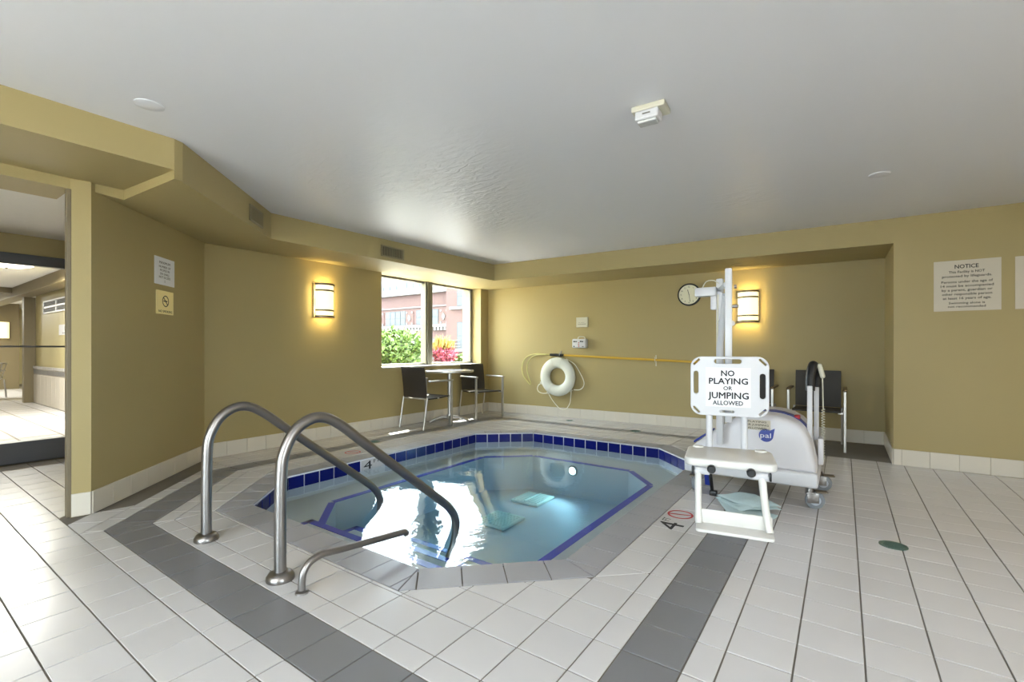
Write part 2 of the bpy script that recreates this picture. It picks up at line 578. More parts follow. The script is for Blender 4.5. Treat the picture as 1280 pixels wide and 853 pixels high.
def project(x, y):
    s, c = math.sin(YAW), math.cos(YAW)
    Rr, z = x * c + y * s, -x * s + y * c
    if z < 0.15: return None
    return 640 + FPX * Rr / z, CYP + FPX * EYE / z
FRAME = [(-40, -40), (1320, -40), (1320, 893), (-40, 893)]
def seen(poly):
    q = [project(*p) for p in poly]
    if any(v is None for v in q): return 0.0
    r = inter([tuple(v) for v in q], FRAME)
    return area(r) if len(r) >= 3 else 0.0

TILES = []                       # (seen area, polygon, material, name)
def put_tile(poly, m, name):
    if len(poly) < 3 or area(poly) < 6e-4: return
    TILES.append((seen(poly), ccw(poly), m, name))
def cells(conv, org, ang, pu, pv):
    """grid cells of pitch pu x pv, turned by ang about org, cut to a convex region"""
    c, s = math.cos(ang), math.sin(ang)
    loc = [((x - org[0]) * c + (y - org[1]) * s, -(x - org[0]) * s + (y - org[1]) * c) for x, y in conv]
    u0, u1 = min(p[0] for p in loc), max(p[0] for p in loc)
    v0, v1 = min(p[1] for p in loc), max(p[1] for p in loc)
    out = []
    for i in range(math.floor(u0 / pu + 1e-4), math.ceil(u1 / pu - 1e-4)):
        for j in range(math.floor(v0 / pv + 1e-4), math.ceil(v1 / pv - 1e-4)):
            q = [(i * pu, j * pv), ((i + 1) * pu, j * pv), ((i + 1) * pu, (j + 1) * pv), (i * pu, (j + 1) * pv)]
            q = [(org[0] + x * c - y * s, org[1] + x * s + y * c) for x, y in q]
            r = inter(q, conv)
            if len(r) >= 3 and area(r) > 4e-4: out.append(r)
    return out
def ring(inner, outr, m, name, pitch=0.2095, phase=None):
    n = len(inner)
    for k in range(n):
        a, b = inner[k], inner[(k + 1) % n]
        c, d = outr[(k + 1) % n], outr[k]
        if math.hypot(b[0] - a[0], b[1] - a[1]) < 1e-4: continue
        ang = math.atan2(b[1] - a[1], b[0] - a[0])
        org = a
        if phase:
            org = phase(k, a)
        for t in strip(a, b, c, d, org, ang, pitch):
            put_tile(t, m, name)
def strip(a, b, c, d, org, ang, pitch):
    ca, sa = math.cos(ang), math.sin(ang)
    conv = [a, b, c, d]
    us = [(x - org[0]) * ca + (y - org[1]) * sa for x, y in conv]
    out = []
    i0, i1 = math.floor(min(us) / pitch + 1e-4), math.ceil(max(us) / pitch - 1e-4)
    for i in range(i0, i1):
        p = clip(conv, -ca, -sa, -(org[0] * ca + org[1] * sa + i * pitch))
        p = clip(p, ca, sa, org[0] * ca + org[1] * sa + (i + 1) * pitch) if len(p) >= 3 else p
        if len(p) >= 3 and area(p) > 3e-4: out.append(p)
    return out
GX, GY, GP = -1.835, 1.212, 0.2105       # main grid origin and pitch
grid_phase = lambda k, a: (GX, GY)
ring(O0, O1, 'tile_coping', 'coping_tile', 0.212)
# white field between coping and the inner half tiles
mit = [O1[7], O1[0], N0[0], N0[4]]
for q in cells(N0, (-0.985 - 20 * GP, GY), 0, GP, GP):
    for p in minus(minus([q], O1), mit): put_tile(p, 'tile_white', 'floor_tile')
for p in cells(mit, O1[0], math.atan2(O1[7][1] - O1[0][1], O1[7][0] - O1[0][0]), GP, 0.5): put_tile(p, 'tile_white', 'floor_tile')
def ph(k, a): return a if k == 4 else (-0.985, GY)
ring(N0, B0, 'tile_white', 'floor_tile', GP, ph)
ring(B0, B1, 'tile_grey', 'band_tile', GP, ph)
ring(B1, N1, 'tile_white', 'floor_tile', GP, ph)
# outer fields
RX = [-0.350, -0.141] + [-0.141 + 0.2025 * k for k in range(1, 17)]
for i in range(len(RX) - 1):
    for j in range(-16, 20):
        y0 = 1.8425 + 0.1985 * j
        q = [(RX[i], y0), (RX[i + 1], y0), (RX[i + 1], y0 + 0.1985), (RX[i], y0 + 0.1985)]
        q = clip(q, 0, 1, 6.84 if RX[i] < 0.38 else 5.75) if q else q
        if len(q) >= 3: put_tile(q, 'tile_white', 'floor_tile')
for i in range(-23, 8):
    x0 = -0.350 - GP * 8 + i * GP
    if x0 > -0.351: continue
    for j in range(0, 18):
        y1 = 0.787 - 0.2005 * j
        put_tile([(x0, y1 - 0.2005), (x0 + GP, y1 - 0.2005), (x0 + GP, y1), (x0, y1)], 'tile_white', 'floor_tile')
# margins along the window wall, back wall and slanted wall
mg = [(-5.19, 2.12), (-4.81, 2.12), (-4.81, 6.60), (-5.19, 6.60)]
for p in cells([(-5.19, 2.05), (-4.81, 1.895), (-4.81, 6.235), (-5.19, 6.235)], (-4.81, GY), 0, GP, GP): put_tile(p, 'tile_white', 'floor_tile')
for p in cells([(-5.19, 6.235), (-0.350, 6.235), (-0.350, 6.82), (-5.19, 6.61)], (-0.985, 6.235), 0, GP, GP): put_tile(p, 'tile_white', 'floor_tile')
dgm = [N1[0], N1[4], (-5.19, 2.04), (-4.11, 0.94), (-4.13, 0.787)]
for p in cells(ccw(dgm), N1[0], R(135), GP, GP): put_tile(p, 'tile_white', 'floor_tile')
# passage and hall floor beyond the opening
for p in cells([(-6.40, 0.787), (-4.16, 0.787), (-4.33, 0.95), (-6.40, 1.45)], (-0.350, 0.787), 0, GP, 0.2005): put_tile(p, 'tile_white', 'floor_tile')
for p in cells([(-14.6, -0.6), (-6.62, -0.6), (-6.62, 2.2), (-14.6, 2.2)], (-6.62, 0.787), 0, 0.42, 0.40): put_tile(p, 'tile_white', 'hall_tile')
for p in cells([(-20, -0.6), (-14.6, -0.6), (-14.6, 3.2), (-20, 3.2)], (-14.6, 0.787), 0, 0.6, 0.60): put_tile(p, 'tile_white', 'hall_tile')

GR = 0.0030
def tile_bm(bm, poly, gap=GR, top=0.0, ch=0.0012, depth=0.006):
    ins = offset_poly(poly, -gap)
    if len(ins) < 3 or area(ins) > area(poly): return False
    ins2 = offset_poly(poly, -gap - ch)
    if area(ins2) > area(ins): return False
    n = len(ins)
    lo = [bm.verts.new((p[0], p[1], top - depth)) for p in ins]
    md = [bm.verts.new((p[0], p[1], top - ch)) for p in ins]
    hi = [bm.verts.new((p[0], p[1], top)) for p in ins2]
    bm.faces.new(hi)
    for i in range(n):
        k = (i + 1) % n
        bm.faces.new((lo[i], lo[k], md[k], md[i])); bm.faces.new((md[i], md[k], hi[k], hi[i]))
    return True
def clean(poly):
    out = []
    for p in poly:
        if not out or math.hypot(p[0] - out[-1][0], p[1] - out[-1][1]) > 2e-3: out.append(p)
    if len(out) > 1 and math.hypot(out[0][0] - out[-1][0], out[0][1] - out[-1][1]) < 2e-3: out.pop()
    # drop points lying on a straight side
    res = []
    for i in range(len(out)):
        a, b, c = out[i - 1], out[i], out[(i + 1) % len(out)]
        cr = (b[0] - a[0]) * (c[1] - b[1]) - (b[1] - a[1]) * (c[0] - b[0])
        if abs(cr) > 1e-6: res.append(b)
    return res
TCACHE = {}
TILES.sort(key=lambda t: -t[0])
count = {}
rest = {}
for (a, poly, m, name) in TILES:
    poly = clean(poly)
    if len(poly) < 3: continue
    if count.get(name, 0) < 300 and a > 25:
        cx_ = sum(p[0] for p in poly) / len(poly); cy_ = sum(p[1] for p in poly) / len(poly)
        rel = [(round(p[0] - cx_, 4), round(p[1] - cy_, 4)) for p in poly]
        st = min(range(len(rel)), key=lambda i: (rel[i][0] + rel[i][1], rel[i][0]))
        rel = rel[st:] + rel[:st]
        key = (m, tuple(rel))
        if key not in TCACHE:
            bm = bmesh.new()
            ok = tile_bm(bm, rel, 0.010 if name == 'hall_tile' else GR)
            me = bpy.data.meshes.new(name); bm.to_mesh(me); bm.free()
            TCACHE[key] = me if ok else None
        if TCACHE[key] is None: continue
        obj(name, TCACHE[key], m, floor, (cx_, cy_, random.uniform(-0.0005, 0.0005)))
        count[name] = count.get(name, 0) + 1
    else:
        bm = rest.setdefault(name, (bmesh.new(), m))[0]
        tile_bm(bm, poly, 0.010 if name == 'hall_tile' else GR)
for name, (bm, m) in rest.items():
    me = bpy.data.meshes.new(name + 's_far'); bm.to_mesh(me); bm.free()
    tag(obj(name, me, m, floor), kind='stuff')

# ceiling
cb = MB().box((-5.62, -3.4, CEIL), (3.6, 7.2, 2.5))
ceiling = struct('ceiling', cb, 'ceiling_paint')
# window wall with its opening
WY0, WY1, WZ0, WZ1 = 4.24, 6.405, 0.835, 2.165
wl = MB()
wl.box((-5.62, 1.9, -0.01), (WX, WY0, CEIL + .01)).box((-5.62, WY1, -0.01), (WX, 7.2, CEIL + .01))
wl.box((-5.62, WY0, -0.01), (WX, WY1, WZ0)).box((-5.62, WY0, WZ1), (WX, WY1, CEIL + .01))
struct('wall_left', wl, 'wall_paint')
wb = MB().prism([BACK0, BACK1, (0.45, 7.2), (-5.3, 7.2)], -0.01, CEIL + .01)
struct('wall_back', wb, 'wall_paint')
wr = MB().prism([NEAR0, NEAR1, (3.6, 5.81), (3.6, 7.2), (0.39, 7.2)], -0.01, CEIL + .01)
struct('wall_right', wr, 'wall_paint')
wd = MB().prism([(-4.13, 0.835), DG0, DG1, (-5.62, 2.10), (-6.7, 2.2), (-6.7, 1.50), (-4.33, 0.97)], -0.01, CEIL + .01)
struct('wall_diagonal', wd, 'wall_paint')
# unseen fill windows, added behind and beside the camera to light the room; z from .2 to 2.15
RW = [(-2.9, -1.4), (-1.1, 0.4)]      # along the front wall
SW = [(-1.3, 0.2)]                                    # along the side wall
RZ0, RZ1 = 0.20, 2.15
def wall_row(spans, a0, a1, put):
    p = a0
    for (u, v) in spans:
        put(p, u, -0.01, CEIL + .01); put(u, v, -0.01, RZ0); put(u, v, RZ1, CEIL + .01)
        p = v
    put(p, a1, -0.01, CEIL + .01)
ws = MB(); wall_row(SW, -3.4, 5.9, lambda u, v, z0, z1: ws.box((3.2, u, z0), (3.6, v, z1)))
struct('wall_side', ws, 'wall_paint')
wf = MB(); wall_row(RW, -21.5, 3.6, lambda u, v, z0, z1: wf.box((u, -3.4, z0), (v, -3.0, z1)))
struct('wall_front', wf, 'wall_paint')
def fill_window(name, u, v, along_x):
    mb = MB(); d = 0.03
    for (a, b, z0, z1) in ((u, u + .05, RZ0, RZ1), (v - .05, v, RZ0, RZ1), (u, v, RZ0, RZ0 + .05), (u, v, RZ1 - .05, RZ1), ((u + v) / 2 - .02, (u + v) / 2 + .02, RZ0, RZ1)):
        mb.box((a, -3.23, z0), (b, -3.17, z1)) if along_x else mb.box((3.37, a, z0), (3.43, b, z1))
    o = tag(mb.build(name, 'frame_alu', None, False), kind='structure')
    g = MB().box((u + .04, -3.204, RZ0 + .04), (v - .04, -3.196, RZ1 - .04)) if along_x else MB().box((3.396, u + .04, RZ0 + .04), (3.404, v - .04, RZ1 - .04))
    g.build('pane', 'window_glass', o, False)
for k, (u, v) in enumerate(RW): fill_window('window_%d' % (k + 2), u, v, True)  # unseen windows added for fill daylight from behind
for k, (u, v) in enumerate(SW): fill_window('window_%d' % (k + 4), u, v, False)  # unseen window added for fill daylight from the side
struct('bounce_terrace', MB().box((-14, -16, -0.4), (16, -3.42, -0.02)).box((3.62, -3.42, -0.4), (16, 12, -0.02)), 'concrete')  # added unseen pale slab that bounces daylight up through the fill windows
def portal(loc, direction, w, h):
    d = bpy.data.lights.new('daylight_portal', 'AREA'); d.shape = 'RECTANGLE'; d.size = w; d.size_y = h
    d.cycles.is_portal = True
    o = bpy.data.objects.new('daylight_portal', d); COL.objects.link(o); o.location = loc
    o.rotation_euler = Vector(direction).to_track_quat('-Z', 'Z').to_euler()
for (u, v) in RW: portal(((u + v) / 2, -3.1, (RZ0 + RZ1) / 2), (0, 1, 0), v - u, RZ1 - RZ0)
for (u, v) in SW: portal((3.3, (u + v) / 2, (RZ0 + RZ1) / 2), (-1, 0, 0), v - u, RZ1 - RZ0)
portal((-5.37, 5.32, 1.5), (1, 0, 0), 2.17, 1.34)
wo = MB().box((-4.5, -3.0, -0.01), (-4.13, -0.5, CEIL + .01)).box((-4.5, -0.5, 2.15), (-4.13, 0.84, CEIL + .01))
struct('wall_opening', wo, 'wall_paint')
# door casing strip at the opening
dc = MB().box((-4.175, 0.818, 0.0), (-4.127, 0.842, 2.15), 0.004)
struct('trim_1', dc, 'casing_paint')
# soffits
def soffit(name, poly, zb):
    o = MB().prism(poly, zb, CEIL + .005)
    return struct(name, o, 'wall_paint')
soffit('trim_2', [(-4.14, -3.05), (-3.255, -3.05), (-3.245, 1.115), (-4.14, 1.115)], [2.22, 2.165, 2.165, 2.22])
soffit('trim_3', [(-3.245, 1.1151), (-3.265, 1.166), (-4.285, 2.235), (-5.21, 2.235), (-5.21, 2.045), (-4.13, 0.93), (-4.13, 1.1151)], [2.112, 2.112, 2.112, 2.16, 2.16, 2.165, 2.15])
soffit('trim_4', [(-4.285, 2.2351), (-4.21, 5.50), (-5.21, 6.63), (-5.21, 2.2351)], [2.112, 2.112, 2.16, 2.16])
soffit('trim_5', [(-4.21, 5.5001), (0.395, 5.757), (0.395, 6.87), (-5.21, 6.6301)], [2.112, 2.112, 2.145, 2.16])
# passage: low ceiling, glazed screen on a kerb, hall beyond
ph_ = MB().box((-6.6, -3.0, 2.21), (-4.5, 2.2, 2.45))
struct('ceiling_passage', ph_, 'white_paint')
hc = MB().box((-21.5, -3.4, 2.36), (-6.6, 2.46, 2.5)).box((-21.5, 2.46, 2.36), (-13.6, 3.5, 2.5))
struct('ceiling_hall', hc, 'white_paint')
hw = MB().box((-13.75, 2.25, -0.01), (-6.6, 2.45, 2.37))
hall_wall = struct('wall_hall', hw, 'hall_wall')
hp = MB().box((-21.5, 3.3, -0.01), (-13.75, 3.5, 2.37)).box((-21.5, -3.0, -0.01), (-21.2, 3.4, 2.37)).box((-13.75, 2.45, -0.01), (-13.6, 3.4, 2.37))
struct('wall_far', hp, 'hall_wall')
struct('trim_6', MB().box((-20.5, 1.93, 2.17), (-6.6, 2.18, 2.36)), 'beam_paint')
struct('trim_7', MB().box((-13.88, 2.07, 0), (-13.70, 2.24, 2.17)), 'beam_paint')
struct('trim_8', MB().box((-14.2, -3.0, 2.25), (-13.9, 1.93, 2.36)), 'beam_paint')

# ---------------------------------------------------------------- skirting tiles
def skirting(name, p0, p1, n, pitch=0.2, start=0.0, h=0.15):
    """row of tiles along the wall foot from p0 to p1; n points into the room"""
    d = Vector((p1[0] - p0[0], p1[1] - p0[1], 0)); Ln = d.length; d.normalize()
    nn = Vector((n[0], n[1], 0))
    A = Vector((p0[0], p0[1], 0))
    b = MB()
    pl = [A, A + d * Ln, A + d * Ln + nn * 0.006, A + nn * 0.006]
    b.prism([(v.x, v.y) for v in pl], 0.0, h - 0.002)
    root = struct(name, b, 'base_grout')
    s = start
    while s < Ln - 0.004:
        e = min(s + pitch, Ln)
        a0 = max(s, 0) + 0.0012; a1 = e - 0.0012
        if a1 - a0 > 0.01:
            q = [A + d * a0 + nn * 0.001, A + d * a1 + nn * 0.001, A + d * a1 + nn * 0.011, A + d * a0 + nn * 0.011]
            MB().prism([(v.x, v.y) for v in q], 0.0, h, 0.002, 1).build('skirting_tile', 'base_tile', root, False)
        s += pitch
    return root
skirting('baseboard_right', NEAR0, NEAR1, (0.016, -1), 0.2, -0.14)
skirting('baseboard_return', (0.39, 6.85), (0.39, 5.745), (-1, 0), 0.2)
skirting('baseboard_back', BACK0, (0.378, 6.8595), (0.043, -1), 0.2)
skirting('baseboard_left', (WX, 2.05), (WX, 6.615), (1, 0), 0.2)
skirting('baseboard_diagonal', DG0, DG1, (0.7118, 0.7023), 0.2)
skirting('baseboard_column', (-4.13, 0.84), DG0, (0.97, -0.24), 0.2)

# ---------------------------------------------------------------- window
GXp = -5.42
win = tag(MB().box((GXp - .03, WY0, WZ0), (GXp + .03, WY0 + .035, WZ1), .004)
          .box((GXp - .03, WY1 - .06, WZ0), (GXp + .03, WY1, WZ1), .004)
          .box((GXp - .03, WY0, WZ0), (GXp + .03, WY1, WZ0 + .05), .004)
          .box((GXp - .03, WY0, WZ1 - .03), (GXp + .03, WY1, WZ1), .004).build('window_1', 'frame_alu', None, False),
          'tall two-pane window in grey metal frame looking onto a brick building', kind='structure')
MB().box((GXp - .05, 5.235, WZ0), (GXp + .06, 5.385, WZ1), .006).box((GXp + .05, 5.265, WZ0), (GXp + .075, 5.285, WZ1), .003).build('mullion', 'frame_alu', win, False)
MB().box((GXp - .004, WY0 + .03, WZ0 + .045), (GXp + .004, 5.24, WZ1 - .025)).build('pane', 'window_glass', win, False)
MB().box((GXp - .004, 5.38, WZ0 + .045), (GXp + .004, WY1 - .055, WZ1 - .025)).build('pane', 'window_glass', win, False)
MB().box((GXp + .03, WY0 + .002, WZ0 - .002), (WX + .012, WY1 - .002, WZ0 + .018), .004).build('sill', 'white_paint', win, False)

# ================================================================ POOL
pool = thing('plunge_pool', 'sunken indoor pool of blue water with dark blue waterline tiles and handrails', 'pool', (0, 0, 0))
ZB, ZF, ZW = -0.22, -0.62, -0.098
BI = [(-3.13, 2.02), (-1.90, 2.02), (-1.555, 2.40), (-1.555, 4.47), (-1.90, 4.86), (-3.12, 4.86), (-3.57, 4.46), (-3.57, 2.42)]
bm = MB()
def wallring(mb, poly, z0, z1):
    n = len(poly)
    for i in range(n):
        a, b = poly[i], poly[(i + 1) % n]
        mb.quad((a[0], a[1], z0), (b[0], b[1], z0), (b[0], b[1], z1), (a[0], a[1], z1))
O0w = offset_poly(O0, 0.006)
wallring(bm, O0w, -0.02, ZB)
for i in range(8):
    a, b = O0w[i], O0w[(i + 1) % 8]; c, d = BI[(i + 1) % 8], BI[i]
    bm.quad((a[0], a[1], ZB), (b[0], b[1], ZB), (c[0], c[1], ZB), (d[0], d[1], ZB))
wallring(bm, BI, ZB, ZF)
bm.bm.faces.new([bm.bm.verts.new((p[0], p[1], ZF)) for p in BI])
shell = bm.build('basin', 'pool_plaster', pool, False)
gm = MB()
n = 8
for i in range(n):
    a, b = O0w[i], O0w[(i + 1) % n]
    a2, b2 = O0[i], O0[(i + 1) % n]
    gm.quad((a2[0], a2[1], -0.003), (b2[0], b2[1], -0.003), (b2[0], b2[1], -0.122), (a2[0], a2[1], -0.122))
gm.build('tile_bed', 'pool_grout', pool, False)
wt = MB().box((-0.0695, -0.004, -0.052), (0.0695, 0.004, 0.052), 0.002, 1).mesh('waterline_tile', False)
for i in range(8):
    a, b = Vector(O0[i]), Vector(O0[(i + 1) % 8])
    Ln = (b - a).length
    k = max(1, round(Ln / 0.150))
    d = (b - a).normalized()
    for j in range(k):
        p = a + d * (Ln * (j + 0.5) / k)
        if i == 6 and 2.93 < p.y < 3.27:
            continue
        o = obj('waterline_tile', wt, 'pool_blue', pool, (p.x - d.y * 0.003, p.y + d.x * 0.003, -0.066), math.atan2(d.y, d.x))
        o.scale = (Ln / k / 0.150, 1, 1)
# white depth tile in the waterline row
dt = MB().box((-3.924, 2.945, -0.118), (-3.9155, 3.255, -0.014), 0.002, 1).build('depth_tile', 'tile_white', pool, False)
tm = text_mesh([('4', 0.0, 0, 0.088, 0.10, 0.0), ('FT', 0.11, 0.026, 0.036, 0.075, 0.0)])
tm.transform(Matrix.Translation((-3.9153, 3.02, -0.066)) @ Matrix.Rotation(R(90), 4, 'Z'))
obj('depth_number', tm, 'ink', pool)
# blue nosing lines on bench and steps
def strip_line(p, q, z, w=0.05, side=1):
    p, q = Vector((p[0], p[1], 0)), Vector((q[0], q[1], 0))
    d = (q - p).normalized(); nn = Vector((-d.y, d.x, 0)) * w * side
    MB().prism(ccw([(p.x, p.y), (q.x, q.y), ((q + nn).x, (q + nn).y), ((p + nn).x, (p + nn).y)]), z - 0.002, z + 0.003).build('edge_line', 'trim_blue', pool, False)
for i in range(1, 8):
    if i == 0: continue
    strip_line(BI[i], BI[(i + 1) % 8], ZB, 0.06, -1)
steps = [(1.65, 1.985, -0.165, -3.22), (1.985, 2.36, -0.325, -3.20), (2.36, 2.72, -0.475, -3.2)]
for y0, y1, z, xl in steps:
    MB().box((xl, y0 if z > -0.2 else y0 + .001, ZF - .01), (-1.72, y1, z)).build('step', 'pool_plaster', pool, False)
    strip_line((xl, y1), (-1.72, y1), z, 0.055, -1)
    strip_line((xl, y0), (xl, y1), z, 0.045, -1)
# drains on the floor
for (x, y) in ((-2.89, 4.50), (-2.80, 3.75)):
    g = MB().prism([(x - .18, y - .19), (x + .18, y - .19), (x + .18, y + .19), (x - .18, y + .19)], ZF, ZF + 0.03, 0.012, 2)
    cov = g.build('drain_cover', 'drain_cover', pool, False)
    b2 = MB()
    for k in range(9):
        b2.box((x - .15, y - .16 + k * .036, ZF + .028), (x + .15, y - .14 + k * .036, ZF + .037))
    b2.box((x - .008, y - .17, ZF + .03), (x + .008, y + .17, ZF + .042))
    b2.build('drain_grille', 'drain_cover', cov, False)
# pool lamp in the bench riser
lx, lz = -2.57, -0.315
MB().lathe([(0.0, -0.012), (0.036, -0.012), (0.042, 0.0)], 24, 'Y', (lx, 4.858, lz)).build('pool_lamp_lens', 'pool_lamp', pool)
MB().lathe([(0.041, 0.0), (0.044, -0.016), (0.06, -0.012), (0.065, 0.0)], 24, 'Y', (lx, 4.858, lz)).build('pool_lamp_rim', 'steel', pool)
ld = bpy.data.lights.new('pool_lamp_light', 'SPOT'); ld.energy = 6; ld.spot_size = R(120); ld.spot_blend = 0.8; ld.shadow_soft_size = 0.05; ld.color = (0.8, 1, 0.95)
lo = bpy.data.objects.new('pool_lamp_light', ld); COL.objects.link(lo); lo.parent = pool
lo.location = (lx, 4.80, lz); lo.rotation_euler = Vector((-0.25, -1, -0.35)).to_track_quat('-Z', 'Y').to_euler()
# water surface
wmb = MB().prism(offset_poly(O0, 0.012), ZF - 0.05, ZW)
wmb.build('water', 'water', pool, False)

# ================================================================ HANDRAILS
def handrail(x, label):
    t = thing('handrail', label, 'handrail', (x, 1.19, 0), 0, 'arched pool handrails')
    path = round_path([(0, 0, 0.0), (0, 0.0, 0.80), (0, 0.215, 0.83), (0, 1.215, -0.005), (0, 1.245, -0.28), (0, 1.17, -0.325)], [0.16, 0.10, 0.07, 0.03], 8)
    path = spline([(0, 0, 0.0), (0, 0.0, 0.25), (0, 0.004, 0.50), (0, 0.02, 0.605), (0, 0.075, 0.70), (0, 0.16, 0.748), (0, 0.245, 0.742), (0, 0.335, 0.69), (0, 0.45, 0.598), (0, 0.73, 0.375), (0, 1.10, 0.083), (0, 1.195, -0.005), (0, 1.235, -0.075), (0, 1.245, -0.15), (0, 1.22, -0.25), (0, 1.17, -0.325)], 6)
    MB().tube(path, 0.0275, 16).build('rail', 'steel', t)
    MB().lathe([(0.0, 0.042), (0.034, 0.042), (0.05, 0.036), (0.062, 0.02), (0.064, 0.004), (0.062, 0.0)], 28).build('flange', 'steel', t)
handrail(-2.998, 'farther of two arched steel handrails, beside the slanted wall')
handrail(-2.197, 'nearer arched steel handrail rising beside the low bent bar')
t = thing('grab_bar', 'low bent steel bar reaching out over the pool edge', 'handrail', (-1.995, 1.18, 0))
MB().tube(spline([(0, 0, 0), (0, 0.0, 0.05), (0, 0.008, 0.092), (0, 0.04, 0.125), (0, 0.10, 0.138), (0, 0.2, 0.127), (0, 0.4, 0.105), (0, 0.57, 0.087), (0, 0.605, 0.082), (0, 0.62, 0.066)], 6), 0.0165, 14).build('bar', 'steel', t)
MB().lathe([(0.0, 0.014), (0.02, 0.014), (0.029, 0.008), (0.030, 0.0)], 20).build('flange', 'steel', t)

# ================================================================ WALL FITTINGS
def sconce(label, loc, rz):
    t = thing('wall_sconce', label, 'wall lamp', loc, rz, 'half-round wall sconces')
    r, h = 0.125, 0.205
    def half(rr0, rr1, z0, z1, mname, nm):
        mb = MB()
        mb.lathe([(rr0, z0), (rr1, z0), (rr1, z1), (rr0, z1), (rr0, z0)], 20, 'Z', (0, 0, 0), math.pi + .30, 2 * math.pi - .30)
        return mb.build(nm, mname, t)
    MB().box((-0.13, -0.012, -h), (0.13, -0.001, h), 0.003).build('back_plate', 'nickel', t, False)
    half(r - 0.006, r, -h + 0.012, h - 0.012, 'sconce_glass', 'shade')
    half(r - 0.004, r + 0.012, h - 0.022, h, 'nickel', 'rim')
    half(r - 0.004, r + 0.012, -h, -h + 0.022, 'nickel', 'rim')
    half(r - 0.002, r + 0.008, 0.110, 0.130, 'nickel', 'band')
    half(r - 0.002, r + 0.008, -0.130, -0.110, 'nickel', 'band')
    for dz, e in ((0.10, 2.6), (-0.10, 2.6)):
        d = bpy.data.lights.new('sconce_bulb', 'POINT'); d.energy = e; d.color = (1.0, 0.80, 0.36); d.shadow_soft_size = 0.03
        o = bpy.data.objects.new('sconce_bulb', d); COL.objects.link(o); o.parent = t; o.location = (0, -0.06, dz)
sconce('glowing half-round wall sconce left of the window', (WX, 3.345, 1.69), R(90))
sconce('glowing half-round wall sconce beside the white lift mast', (-1.02, 6.795, 1.655), R(2.4))

def sign(name, label, cat, loc, rz, w, h, lines, pm='paper', ink='ink', thick=0.006):
    t = thing(name, label, cat, loc, rz)
    MB().box((-w / 2, -thick, -h / 2), (w / 2, -0.0005, h / 2), 0.001, 1).build('panel', pm, t, False)
    me = text_mesh(lines)
    me.transform(Matrix.Translation((0, -thick - 0.0001, 0)))
    tag(obj('lettering', me, ink, t), kind='stuff')
    return t
nl = [('NOTICE', 0, 0.172, 0.036, 0.155, 0.018), ('This Facility is NOT', 0, 0.124, 0.022, 0.235, 0.018), ('protected by lifeguards.', 0, 0.086, 0.022, 0.325, 0.018),
      ('Persons under the age of', 0, 0.036, 0.022, 0.335, 0.018), ('14 must be accompanied', 0, -0.001, 0.022, 0.345, 0.018), ('by a parent, guardian or', 0, -0.038, 0.022, 0.33, 0.018),
      ('other responsible person', 0, -0.075, 0.022, 0.325, 0.018), ('at least 16 years of age.', 0, -0.112, 0.022, 0.315, 0.018),
      ('Swimming alone is', 0, -0.155, 0.020, 0.235, 0.018), ('not recommended', 0, -0.187, 0.020, 0.245, 0.018)]
sign('notice_sign', 'cream NOTICE sign filled with dark lettering on the right wall', 'sign', (0.897, 5.762, 1.672), R(0.9), 0.44, 0.455, nl, 'paper_cream', 'ink', 0.003)
t = sign('notice_sign', 'cream sign cut by the right edge of the photo', 'sign', (1.425, 5.77, 1.669), R(0.9), 0.45, 0.45,
         [('l', -0.15, 0.075 - k * 0.03, 0.02, 0.006, 0.0) for k in range(5)] + [('_____', -0.10, -0.10, 0.02, 0.14, 0.0)], 'paper_cream', 'ink_grey', 0.003)
DN = Vector((0.7118, 0.7023, 0))
dgz = math.atan2(DN.y, DN.x) + math.pi / 2
def on_diag(x, y, z): 
    return (x + DN.x * 0.001, y + DN.y * 0.001, z)
sign('warning_sign', 'grey-white paper sign on the slanted wall above the brass plate', 'sign', on_diag(-4.711, 1.547, 1.757), dgz, 0.30, 0.23,
     [('MAXIMUM', 0, 0.072, 0.022, 0.16, 0.01), ('NUMBER OF', 0, 0.038, 0.02, 0.17, 0.004), ('PEOPLE IN', 0, 0.008, 0.02, 0.14, 0.004), ('SPA SHALL', 0, -0.022, 0.02, 0.14, 0.004), ('NOT EXCEED', 0, -0.05, 0.02, 0.17, 0.004), ('5', 0, -0.082, 0.02, None, 0.004)], 'paper', 'ink_grey', 0.003)
ns = sign('no_smoking_sign', 'square brass NO SMOKING plate on the slanted wall', 'sign', on_diag(-4.709, 1.543, 1.494), dgz, 0.245, 0.197,
          [('NO SMOKING', 0, -0.074, 0.020, 0.20, 0.012)], 'brass_plate', 'ink', 0.012)
def ban_mesh(rad, wid, with_slash=True):
    mb = MB()
    mb.lathe([(rad - wid, 0), (rad - wid, 0.0008), (rad, 0.0008), (rad, 0)], 28)
    if with_slash:
        mb.box((-rad + wid / 2, -wid / 2, 0), (rad - wid / 2, wid / 2, 0.0008), mx=Matrix.Rotation(R(-45), 4, 'Z'))
    return mb.mesh('ban_mark', False)
bmk = ban_mesh(0.048, 0.008); bmk.transform(Matrix.Translation((0, -0.0125, 0.012)) @ Matrix.Rotation(math.pi / 2, 4, 'X'))
obj('ban_mark', bmk, 'ink', ns)
MB().box((-0.03, -0.0135, 0.008), (0.026, -0.0122, 0.017)).build('cigarette_mark', 'ink', ns, False)

